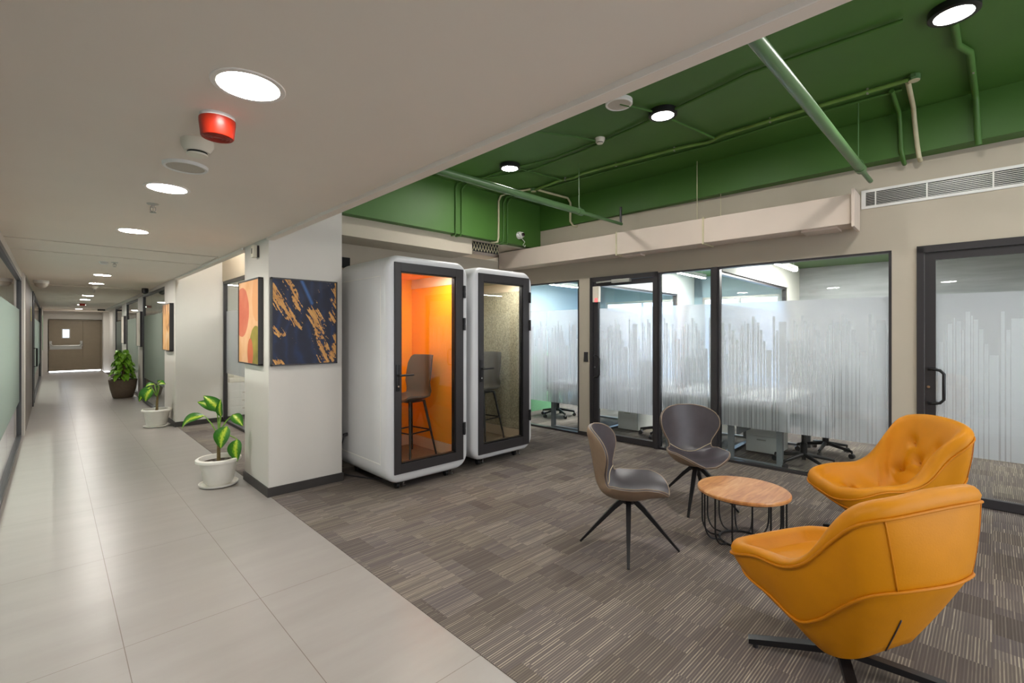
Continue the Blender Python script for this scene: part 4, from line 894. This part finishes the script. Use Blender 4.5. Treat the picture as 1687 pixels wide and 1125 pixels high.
def bar_stool(x, y, rz, label):
    t = thing('bar_stool', label, 'stool', (x, y, .171), rz, 'grey bar stools inside the booths')
    # shell: profile front -> seat -> back top, local +y forward
    prof = [(.20, .60, .15), (.17, .625, .185), (.05, .62, .205), (-.08, .615, .20), (-.15, .65, .19), (-.185, .75, .185), (-.205, .86, .19), (-.225, .97, .185), (-.235, 1.06, .165), (-.24, 1.085, .14)]
    prof = spline([Vector(p) for p in prof], 26, closed=False)
    def surf(off):
        R = []
        for i, p in enumerate(prof):
            q = i / (len(prof) - 1); row = []
            for j in range(13):
                s_ = -1 + j / 6; wing = s_ * s_
                back = min(1, max(0, (q - .35) / .25))
                row.append(Vector((s_ * p.z, p.x + wing * .10 * back * (1 - .5 * max(0, q - .8) / .2), p.y + wing * .045 * (1 - back) + off)))
            R.append(row)
        return R
    top = surf(0); bot = [[v + Vector((0, -.018 if i > 11 else 0, -.018 if i <= 11 else -.004)) for v in row] for i, row in enumerate(top)]
    rings = [a + list(reversed(b)) for a, b in zip(top, bot)]
    mb = MB(); mb.loops(rings, cap0=True, cap1=True); mb.build('seat_shell', M['stool_grey'], t, 50)
    for sx in (-1, 1):
        for sy in (-1, 1):
            mb = MB(); mb.tube([(sx * .10, sy * .10, .60), (sx * .19, sy * .19 - .01, 0)], [.016, .010], 10); mb.build('leg', M['blackm'], t, 50)
    mb = MB(); c = [(.155, .15, .27), (-.155, .15, .27), (-.155, -.16, .27), (.155, -.16, .27)]
    for a, b in zip(c, c[1:] + c[:1]): mb.tube([a, b], .008, 8)
    mb.build('footrest', M['blackm'], t, 50)
    mb = MB(); mb.box(-.11, .11, -.11, .11, .585, .602); mb.build('seat_mount', M['blackm'], t)
bar_stool(2.78, 4.42, 1.75, 'grey bar stool inside the orange booth')
bar_stool(3.86, 4.48, 1.75, 'grey bar stool inside the grey booth')
mb = MB(); pts = spline([Vector(p) for p in ((2.203, 4.72, .44), (2.16, 4.70, .43), (2.145, 4.74, .25), (2.15, 4.78, .06), (2.20, 4.74, .015), (2.26, 4.60, .012), (2.35, 4.42, .012), (2.5, 4.3, .012))], 40, closed=False)
mb.tube(pts, .007, 8); mb.tube([(2.206, 4.72, .44), (2.165, 4.715, .437)], .018, 12); o = mb.build('power_cord', M['black'], None, 60); tag(o, 'black power cord plugged into the side of the orange booth', 'cord')

# ------------------------------------------------------------------ side table
t = thing('side_table', 'round wooden side table on a black wire cage base', 'table', (3.551, 1.258, .003))
mb = MB(); r = .304; mb.lathe([(r - .008, .352), (r, .357), (r, .371), (r - .006, .378)], 64); mb.build('table_top', M['wood'], t, 40)
n = 14
for i in range(n):
    a = 2 * PI * i / n + .1; c_, s_ = math.cos(a), math.sin(a); r1, r2 = .272, .155
    pts = [(r1 * c_, r1 * s_, .352), (r1 * c_, r1 * s_, .13)]
    for k in range(1, 7):
        b = PI / 2 * k / 6; rr = (r1 - .07) + .07 * math.cos(b); zz = .13 - .115 * math.sin(b) ; pts.append((rr * c_, rr * s_, zz))
    pts.append((r2 * c_, r2 * s_, .013))
    mb = MB(); mb.tube(pts, .006, 8); mb.build('cage_rod', M['blackm'], t, 60)
mb = MB(); mb.tube([(.155 * math.cos(2 * PI * i / 40), .155 * math.sin(2 * PI * i / 40), .010) for i in range(40)], .008, 8, closed=True); mb.build('base_ring', M['blackm'], t, 60)
mb = MB(); mb.tube([(.272 * math.cos(2 * PI * i / 48), .272 * math.sin(2 * PI * i / 48), .347) for i in range(48)], .006, 8, closed=True); mb.build('top_ring', M['blackm'], t, 60)

# ------------------------------------------------------------------ grey chairs
def shell_chair(loc, rz, legrot, label):
    t = thing('lounge_chair', label, 'chair', loc, rz, 'grey leather chairs on four splayed legs')
    P = [(.270, .396, .035), (.264, .402, .085), (.245, .412, .135), (.205, .420, .185), (.13, .420, .228), (.04, .412, .244), (-.06, .412, .232), (-.13, .430, .212), (-.17, .475, .190), (-.19, .53, .192), (-.205, .59, .225), (-.22, .66, .258), (-.235, .73, .262), (-.248, .785, .232), (-.256, .822, .165), (-.259, .84, .07)]
    pr = spline([Vector(p) for p in P], 60, closed=False); nj = 21
    top = []
    for i, p in enumerate(pr):
        q = i / 59; back = min(1, max(0, (q - .40) / .18)); back = back * back * (3 - 2 * back); row = []
        for j in range(nj):
            s_ = -1 + 2 * j / (nj - 1); w = s_ * s_
            seat_up = .07 * w * (1 - back) * min(1, q / .28 + .05)
            wx = (s_ * p.z / .25) ** 2; row.append(Vector((s_ * p.z, p.x + .10 * wx * back, p.y + seat_up)))
        top.append(row)
    nrm = []
    for i in range(60):
        r_ = []
        for j in range(nj):
            du = top[min(i + 1, 59)][j] - top[max(i - 1, 0)][j]; dv = top[i][min(j + 1, nj - 1)] - top[i][max(j - 1, 0)]
            nn = du.cross(dv); nn.normalize(); r_.append(nn)
        nrm.append(r_)
    if nrm[12][10].z < 0: nrm = [[-v for v in r_] for r_ in nrm]
    mid = [[top[i][j] - nrm[i][j] * .012 for j in range(nj)] for i in range(60)]
    bot = []
    for i in range(60):
        q = i / 59; th = .022 + .030 * math.exp(-((q - .38) / .2) ** 2)
        row = []
        for j in range(nj):
            s_ = abs(-1 + 2 * j / (nj - 1)); e = (1 - s_ ** 4) * min(1, q * 3.0, (1 - q) * 9) ** .8
            row.append(top[i][j] - nrm[i][j] * (.016 + th * e))
        bot.append(row)
    def sheet(a, b):
        rings = [x + list(reversed(y)) for x, y in zip(a, b)]; mb = MB(); mb.loops(rings, cap0=True, cap1=True); return mb
    mb = sheet(top, mid); mb.build('seat_pad', M['chair_dark'], t, 50)
    mb = sheet(mid, bot); mb.build('outer_shell', M['chair_tan'], t, 50)
    rim = [top[i][0] for i in range(60)] + [top[59][j] for j in range(1, nj)] + [top[i][nj - 1] for i in range(58, -1, -1)] + [top[0][j] for j in range(nj - 2, 0, -1)]
    rim = [v for k, v in enumerate(rim) if (v - rim[k - 1]).length > .004]
    nr = [v - Vector((0, 0, .003)) for v in rim]
    mb = MB(); mb.tube(nr, .0042, 8, closed=True); mb.build('rim_piping', M['chair_rim'], t, 60)
    sm = []
    for j in range(nj):
        fi = 34 - 6.0 * (1 - ((j - 10) / 10.) ** 2); i0 = int(fi); sm.append(top[i0][j].lerp(top[i0 + 1][j], fi - i0) + nrm[i0][j] * .001)
    mb = MB(); mb.tube(sm, .003, 6); mb.build('seam', M['stitch'], t, 60)
    mb = MB(); mb.lathe([(.045, .31), (.06, .335), (.075, .375)], 20); mb.build('hub', M['blackm'], t, 40)
    for k in range(4):
        a = legrot + k * PI / 2; c_, s_ = math.cos(a), math.sin(a); d1 = Vector((c_, s_, 0)); d2 = Vector((-s_, c_, 0))
        mb = MB(); rings = []
        for r_, z, w, h_ in ((.02, .345, .018, .028), (.10, .27, .017, .024), (.335, .006, .009, .010)):
            c0 = d1 * r_ + Vector((0, 0, z)); dn = Vector((c_ * .72, s_ * .72, .69))
            rings.append([c0 + d2 * w + dn * h_ * .6, c0 - d2 * w + dn * h_ * .6, c0 - d2 * w - dn * h_ * .6, c0 + d2 * w - dn * h_ * .6])
        mb.loops(rings, cap0=True, cap1=True); mb.build('leg', M['blackm'], t, 30)
    return t
vA = CR * .95 - CF * .31; fa = math.atan2(vA.y, vA.x) - PI / 2           # facing of the left chair: local +y
shell_chair((2.883, 1.783, .003), fa, math.radians(-58.5) - fa, 'grey and taupe leather chair seen from its side, left of the side table')
fB = CR * .03 - CF * 1.0; fb = math.atan2(fB.y, fB.x) - PI / 2
lB = Vector((3.686 - 4.0, 1.727 - 1.803)); 
shell_chair((4.0, 1.803, .003), fb, math.atan2(lB.y, lB.x) - fb, 'dark grey leather chair facing the viewer behind the side table')

# ------------------------------------------------------------------ mustard armchairs
def armchair(loc, rz, legrot, label):
    t = thing('swivel_armchair', label, 'armchair', loc, rz, 'mustard leather swivel armchairs')
    NN = 96
    rimK = [(0, .362, .385), (.20, .35, .388), (.298, .265, .42), (.315, .12, .475), (.318, -.02, .495), (.322, -.13, .56), (.315, -.24, .695), (.326, -.345, .80), (.235, -.425, .845), (0, -.45, .862)]
    midK = [(0, .33, .35), (.17, .322, .345), (.245, .24, .32), (.24, .10, .285), (.24, -.03, .25), (.245, -.13, .31), (.262, -.24, .425), (.268, -.345, .525), (.175, -.43, .572), (0, -.46, .58)]
    botK = [(0, .12, .20), (.08, .11, .195), (.12, .06, .17), (.135, 0, .14), (.14, -.06, .12), (.14, -.11, .125), (.14, -.17, .15), (.125, -.23, .19), (.08, -.28, .24), (0, -.295, .255)]
    rim = spline(mirror_keys(rimK), NN); mid = spline(mirror_keys(midK), NN); bot = spline(mirror_keys(botK), NN)
    cen = Vector((0, -.03, .37))
    def inward(p, d):
        v = Vector((cen.x - p.x, cen.y - p.y, 0)); 
        if v.length > 1e-6: v.normalize()
        return p + v * d
    # outer body: rim -> mid -> bottom
    rings = [rim]
    for k in range(1, 9):
        u = k / 9; rings.append([a.lerp(b, u) + (inward(a, -.018) - a) * math.sin(PI * u) * .3 for a, b in zip(rim, mid)])
    rings.append(mid)
    for k in range(1, 7):
        u = k / 7; rings.append([a.lerp(b, u) + Vector((0, 0, -.010)) * math.sin(PI * u) for a, b in zip(mid, bot)])
    rings.append(bot)
    c = sum(bot, Vector()) / NN
    rings.append([p.lerp(c, .6) + Vector((0, 0, -.004)) for p in bot])
    mb = MB(); mb.loops(rings, cap1=True); mb.build('outer_shell', M['leather'], t, 60)
    # cushioned inside: rolled rim, then the bowl
    def roll(p, d, h):
        k = max(0.0, min(1.0, (p.z - .50) / .24)); k = k * k * (3 - 2 * k)
        return inward(p, d) + Vector((0, 0, h * (.5 + .6 * k + .85 * max(0.0, min(1.0, (p.y - .10) / .22)))))
    R2 = [rim] + [[roll(p, d, h) for p in rim] for d, h in ((-.004, .020), (.004, .036), (.018, .048), (.040, .052), (.066, .040), (.085, .010))]
    base = R2[-1]; K = 34
    def bowl(p, u):
        zf = (1 - u) ** (2.1 if p.z > .6 else 1.5)
        return Vector((p.x + (cen.x - p.x) * u, p.y + (cen.y - p.y) * u, cen.z + (p.z - cen.z) * zf))
    G = [[bowl(p, k / K) for p in base] for k in range(K)]
    allp = [q for g in G for q in g]
    def near(x, v, back):
        return min(allp, key=lambda q: (q.x - x) ** 2 + ((q.z if back else q.y) - v) ** 2 + (0 if (q.y < -.12) == back else 9)).copy()
    tuft = [near(.13, .72, True), near(-.13, .72, True), near(.12, .52, True), near(-.12, .52, True), near(0, .62, True), near(.10, .13, False), near(-.10, .13, False), near(0, .02, False)]
    segs = [(0, 4), (1, 4), (2, 4), (3, 4), (2, 3), (5, 7), (6, 7), (0, 2), (1, 3)]
    for k in range(1, K):
        ring = []
        for q in G[k]:
            dv = 0.0
            for w in tuft:
                d2 = (q - w).length_squared; dv += .042 * math.exp(-d2 / .0013) - .014 * math.exp(-d2 / .010)
            for a, b in segs:
                A, B = tuft[a], tuft[b]; ab = B - A; s_ = max(0, min(1, (q - A).dot(ab) / ab.length_squared)); d2 = (q - A - ab * s_).length_squared
                dv += .020 * math.exp(-d2 / .00022)
            if q.z < .55: dv += .012 * math.exp(-((q.y + .16 + .25 * q.x * q.x) / .012) ** 2)
            dirn = Vector((-q.x * .5, .6, .8)); dirn.normalize()
            ring.append(q - dirn * dv)
        R2.append(ring)
    mb = MB(); mb.loops(R2, cap1=True); mb.build('cushion', M['leather'], t, 180)
    for w in tuft[:7]:
        mb = MB(); bmesh.ops.create_uvsphere(mb.bm, u_segments=10, v_segments=6, radius=.009); q = mb.build('button', M['leather_p'], t, 180); q.location = w + Vector((0, -.010, -.014)); q.scale = (1, .6, 1)
    mb = MB(); mb.tube([inward(p, -.004) + Vector((0, 0, -.004)) for p in rim], .0062, 8, closed=True); mb.build('rim_piping', M['leather_p'], t, 180)
    mb = MB(); mb.tube([inward(p, -.004) for p in mid], .0062, 8, closed=True); mb.build('lower_piping', M['leather_p'], t, 180)
    # back seams
    for s_ in (-1, 1):
        idx = min(range(NN), key=lambda i: (rim[i] - Vector((s_ * .27, -.40, .83))).length)
        mb = MB(); mb.tube([r_[idx] + (inward(r_[idx], -.003) - r_[idx]) for r_ in rings[:10]], .0028, 6); mb.build('back_seam', M['leather_p'], t, 180)
    iz = min(range(NN), key=lambda i: (mid[i] - Vector((-.17, -.43, .575))).length)
    mb = MB(); mb.tube([r_[iz] + (inward(r_[iz], -.002) - r_[iz]) for r_ in rings[12:18]], .0026, 6); mb.build('zip_seam', M['chair_dark'], t, 180)
    mb = MB(); mb.tube([(0, -.05, .05), (0, -.05, .16)], .03, 16); mb.build('column', M['blackm'], t, 60)
    for k in range(4):
        a = legrot + k * PI / 2; d1 = Vector((math.cos(a), math.sin(a), 0)); d2 = Vector((-d1.y, d1.x, 0)); c0 = Vector((0, -.05, 0))
        rings2 = []
        for r_, z, h_ in ((.0, .085, .016), (.30, .040, .013), (.37, .030, .011)):
            p = c0 + d1 * r_ + Vector((0, 0, z)); w = .021
            rings2.append([p + d2 * w + Vector((0, 0, h_)), p - d2 * w + Vector((0, 0, h_)), p - d2 * w - Vector((0, 0, h_)), p + d2 * w - Vector((0, 0, h_))])
        mb = MB(); mb.loops(rings2, cap0=True, cap1=True); lg = mb.build('leg', M['blackm'], t, 30)
        mb = MB(); p = c0 + d1 * .34; mb.lathe([(.012, 0), (.012, .022)], 12, c=(p.x, p.y)); mb.build('glide', M['black'], lg, 40)
    return t
def frame_dir(s_, t_): v = CR * s_ + CF * t_; return math.atan2(v.y, v.x)
f1 = frame_dir(-.33, .944) - PI / 2; l1 = frame_dir(-.33, .15)
armchair((2.542, .521, .003), f1, l1 - f1, 'mustard leather swivel armchair nearest the viewer, seen from behind')
f2 = frame_dir(-.985, .17) - PI / 2; l2 = frame_dir(-.2, .28)
armchair((4.13, .577, .003), f2, l2 - f2, 'mustard leather swivel armchair by the glass door, its tufted seat in view')

# ------------------------------------------------------------------ plants
def leaf_mesh(base, tip, width, droop=.04, nrm=Vector((0, 0, 1)), mat=None):
    base, tip = Vector(base), Vector(tip); d = tip - base; ln = d.length; d.normalize()
    side = d.cross(nrm); side.normalize(); up = side.cross(d); up.normalize()
    mb = MB(); uvl = mb.bm.loops.layers.uv.new('UVMap'); n = 12; rows = []
    for i in range(n + 1):
        q = i / n; w = width * (math.sin(PI * q ** .72) ** .85) * .5 + .0008
        c = base + d * ln * q + up * (droop * math.sin(PI * q) * 1.0)
        rows.append([(c + side * w * s_ + up * (abs(s_) ** 1.3) * w * .32, ((s_ + 1) / 2, q)) for s_ in (-1, -.55, 0, .55, 1)])
    vv = [[(mb.bm.verts.new(p), uv) for p, uv in r] for r in rows]
    for a, b in zip(vv, vv[1:]):
        for j in range(4):
            q4 = (a[j], a[j + 1], b[j + 1], b[j]); f = mb.bm.faces.new([v for v, _ in q4])
            for lp, (_, uv) in zip(f.loops, q4): lp[uvl].uv = uv
    return mb
def pot(t, mat, r0, r1, h, rim=.02, lip=.035):
    mb = MB(); mb.lathe([(r0 * .9, 0), (r0, .012), (r1 - .012, h - lip), (r1 - .004, h - lip), (r1 + rim, h - lip + .006), (r1 + rim, h - .008), (r1 + rim - .01, h), (r1 - .008, h), (r1 - .02, h - .05)], 48, cap=False); mb.loops([[(r0 * .9 * math.cos(2 * PI * i / 48), r0 * .9 * math.sin(2 * PI * i / 48), 0) for i in range(48)]], cap0=True)
    mb.build('pot', mat, t, 40)
    mb = MB(); mb.lathe([(r1 - .019, h - .06), (r1 - .019, h - .045)], 40); mb.build('soil', M['soil'], t)
def S(s_, t_, z): v = CR * s_ + CF * t_; return Vector((v.x, v.y, z))
# near plant
c1 = (1.175, 5.345)
t = thing('potted_plant', 'leafy variegated plant in a white pot beside the lounge pillar', 'plant', (c1[0], c1[1], .028))
pot(t, M['pot_white'], .125, .175, .245)
for k in range(7):
    a = k * .9; mb = MB(); bmesh.ops.create_icosphere(mb.bm, subdivisions=2, radius=.014); q = mb.build('pebble', M['pebble'], t, 180); q.location = (.09 * math.cos(a) + .02, .09 * math.sin(a) * (.6 + .1 * (k % 3)), .205); q.scale = (1.3, 1, .7)
k_ = 168.0
def pp(px, py, dt=0.0): return S((px - 357) / k_, dt, .245 + (757 - py) / k_)
mb = MB(); mb.tube([S(0, 0, .19), pp(357, 735), pp(358, 718)], [.017, .015, .012], 10); mb.build('stem', M['trunk'], t, 60)
for (pa, pb, pc, w, dt, dr, nm) in (((357, 722), (328, 690), (293, 712), .12, .05, .05, (0, 0, 1)), ((357, 715), (346, 682), (316, 667), .11, .08, .03, (0, 0, 1)), ((358, 712), (358, 682), (333, 655), .12, .02, .03, (0, 0, 1)),
        ((358, 712), (361, 690), (364, 660), .07, .0, .02, None), ((359, 714), (383, 686), (402, 704), .10, -.02, .02, (0, 0, 1)), ((359, 716), (384, 702), (376, 737), .155, -.12, .03, None), ((359, 720), (386, 728), (389, 764), .14, .02, .03, None)):
    A, B, C = pp(*pa, 0), pp(*pb, dt), pp(*pc, dt - .03)
    mb = MB(); mb.tube([A, A.lerp(B, .5) + Vector((0, 0, .02)), B], [.007, .006, .004], 8); mb.build('leaf_stalk', M['stem'], t, 60)
    nv = Vector(nm) * .75 - CF * .65 if nm else -CF + Vector((0, 0, .25))
    leaf_mesh(B, C, w, dr, nv).build('leaf', M['leaf'], t, 180)
mb = MB(); mb.lathe([(.12, 0), (.165, .012), (.17, .03), (.163, .03), (.155, .016), (.12, .008)], 40, cap=False); mb.loops([[(.12 * math.cos(2 * PI * i / 40), .12 * math.sin(2 * PI * i / 40), .008) for i in range(40)], [(.02 * math.cos(2 * PI * i / 40), .02 * math.sin(2 * PI * i / 40), .006) for i in range(40)]], cap1=True)
mb.lathe([(.10, .006), (.10, .026)], 32)
o = mb.build('plant_saucer', M['pot_white'], None, 40, loc=(c1[0], c1[1], 0)); tag(o, 'white saucer under the pot beside the lounge pillar', 'saucer', 'white plant saucers')
# second plant
c2 = (1.16, 9.02)
t = thing('potted_plant', 'small drooping variegated plant in a white pot before the frosted screen', 'plant', (1.20, 9.38, .0245))
c2 = (1.20, 9.38)
pot(t, M['pot_white'], .135, .185, .255, .018)
k2 = 103.0
def pp2(px, py, dt=0.0): return S((px - 249.5) / k2, dt, .255 + (674 - py) / k2)
mb = MB(); mb.tube([S(0, 0, .2), pp2(250, 662), pp2(251, 652)], [.02, .017, .012], 10); mb.build('stem', M['trunk'], t, 60)
for (pa, pb, pc, w, dt, nm) in (((250, 655), (240, 637), (224, 662), .13, 0, None), ((250, 655), (249, 640), (243, 660), .20, -.1, None), ((250, 655), (250, 638), (257, 627), .13, .05, (0, 0, 1)), ((250, 655), (252, 635), (268, 633), .12, 0, (0, 0, 1)), ((250, 655), (241, 634), (229, 640), .09, .06, (0, 0, 1))):
    A, B, C = pp2(*pa), pp2(*pb, dt), pp2(*pc, dt - .05)
    mb = MB(); mb.tube([A, B], [.008, .005], 8); mb.build('leaf_stalk', M['stem'], t, 60)
    nv = Vector(nm) * .75 - CF * .65 if nm else -CF + Vector((0, 0, .25))
    leaf_mesh(B, C, w, .03, nv).build('leaf', M['leaf'], t, 180)
mb = MB(); mb.lathe([(.14, 0), (.175, .010), (.178, .022), (.165, .02)], 40, cap=True); o = mb.build('plant_saucer', M['pot_white'], None, 40, loc=(c2[0], c2[1], 0)); tag(o, 'white saucer under the pot before the frosted screen', 'saucer', 'white plant saucers')
# big bushy plant in the brown tub
t = thing('potted_plant', 'big bushy plant in a brown tapered tub far down the corridor', 'plant', (1.175, 14.1, 0))
mb = MB(); prof = [(.17, 0), (.19, .02), (.235, .2), (.262, .38), (.265, .42), (.24, .42), (.235, .36)]; mb.lathe(prof, 40, cap=False); mb.loops([[(.17 * math.cos(2 * PI * i / 40), .17 * math.sin(2 * PI * i / 40), 0) for i in range(40)]], cap0=True); mb.build('pot', M['pot_brown'], t, 40)
mb = MB(); mb.lathe([(.236, .36), (.236, .375)], 40); mb.build('soil', M['soil'], t)
mb = MB(); mb.tube([(0, 0, .36), (.01, 0, .7), (0, 0, 1.05)], [.035, .03, .012], 8); mb.build('stem', M['trunk'], t, 60)
big = bmesh.new()
for i in range(150):
    q = random.random() ** .8; z = .48 + .62 * q; rr = (.12 + .20 * (1 - q) ** .8) * (0.55 + .45 * random.random()); a = random.random() * 2 * PI
    b = Vector((.3 * rr * math.cos(a), .3 * rr * math.sin(a), z)); tip = Vector((min(.23, rr * 1.1 * math.cos(a)), rr * 1.1 * math.sin(a), z - .04 - .12 * random.random()))
    lm = leaf_mesh(b, tip, .085 + .04 * random.random(), .03); me = bpy.data.meshes.new('tmp'); lm.bm.to_mesh(me); lm.bm.free(); big.from_mesh(me); bpy.data.meshes.remove(me)
mb = MB(); mb.bm.free(); mb.bm = big; mb.build('foliage', M['leaf_green'], t, 180)

# ------------------------------------------------------------------ printer behind the alcove glass
t = thing('office_printer', 'grey white office printer behind the alcove glass', 'printer', (2.20, 9.35, 0))
mb = MB(); mb.box(0, .62, 0, .55, .04, .62, .01); mb.build('body', M['white'], t)
for i in range(3):
    mb = MB(); mb.box(.02, .60, -.012, 0, .07 + i * .14, .195 + i * .14, .004); dr = mb.build('paper_drawer', M['white'], t)
    mb = MB(); mb.box(.22, .40, -.018, -.012, .15 + i * .14, .17 + i * .14); mb.build('handle', M['mesh'], dr)
mb = MB(); mb.box(.02, .60, .0, .53, .62, .70, .02); mb.box(.10, .60, .05, .5, .70, .78, .02); mb.build('scanner_lid', M['offwhite'], t)
mb = MB(); mb.box(.46, .62, -.06, .06, .70, .73); mb.build('control_panel', M['mesh'], t)

# linear lamps in the side rooms
def side_lamp(x0, x1, y0, y1, z, label):
    t = thing('linear_lamp', label, 'lamp', ((x0 + x1) / 2, (y0 + y1) / 2, z), 0, 'linear lamps behind the corridor glass'); a, b = (x1 - x0) / 2, (y1 - y0) / 2
    mb = MB(); mb.box(-a, a, -b, b, 0, .05); mb.build('lamp_body', M['white'], t)
    mb = MB(); mb.box(-a + .01, a - .01, -b + .01, b - .01, -.006, 0); mb.build('diffuser', M['linear'], t)
side_lamp(2.5, 4.2, 10.6, 10.68, 2.45, 'linear lamp behind the frosted screen past the alcove')
side_lamp(2.5, 4.2, 7.3, 7.38, 2.5, 'linear lamp behind the alcove glass')
side_lamp(2.5, 4.2, 15.2, 15.28, 2.45, 'linear lamp behind the second frosted screen')
side_lamp(-2.4, -2.32, 4.5, 7.5, 2.45, 'nearer linear lamp behind the left corridor glass')
side_lamp(-1.6, -1.52, 5.5, 9.0, 2.40, 'second linear lamp behind the left corridor glass')
side_lamp(-1.9, -1.82, 16.0, 20.0, 2.45, 'linear lamp behind the far left corridor glass')

# ------------------------------------------------------------------ world, camera, colour
w = bpy.data.worlds.new('World'); sc.world = w; w.use_nodes = True
bg = w.node_tree.nodes['Background']; bg.inputs[0].default_value = (.90, .94, 1.0, 1); bg.inputs[1].default_value = .7
cam = bpy.data.cameras.new('camera'); co = bpy.data.objects.new('camera', cam); COL.objects.link(co); sc.camera = co
co.location = (0, 0, H); co.rotation_euler = (PI / 2, 0, -TH)
cam.sensor_width = 36; cam.sensor_fit = 'HORIZONTAL'; cam.lens = 775 / 1687 * 36; cam.shift_y = -14.5 / 1687; cam.clip_start = .02
sc.view_settings.view_transform = 'Standard'; sc.view_settings.look = 'None'; sc.view_settings.gamma = 1; sc.view_settings.use_curve_mapping = False
sc.view_settings.exposure = 1.95
cy = sc.cycles
cy.use_denoising = True; cy.max_bounces = 12; cy.diffuse_bounces = 6; cy.transparent_max_bounces = 24; cy.caustics_reflective = False; cy.caustics_refractive = False
cy.sample_clamp_indirect = 6
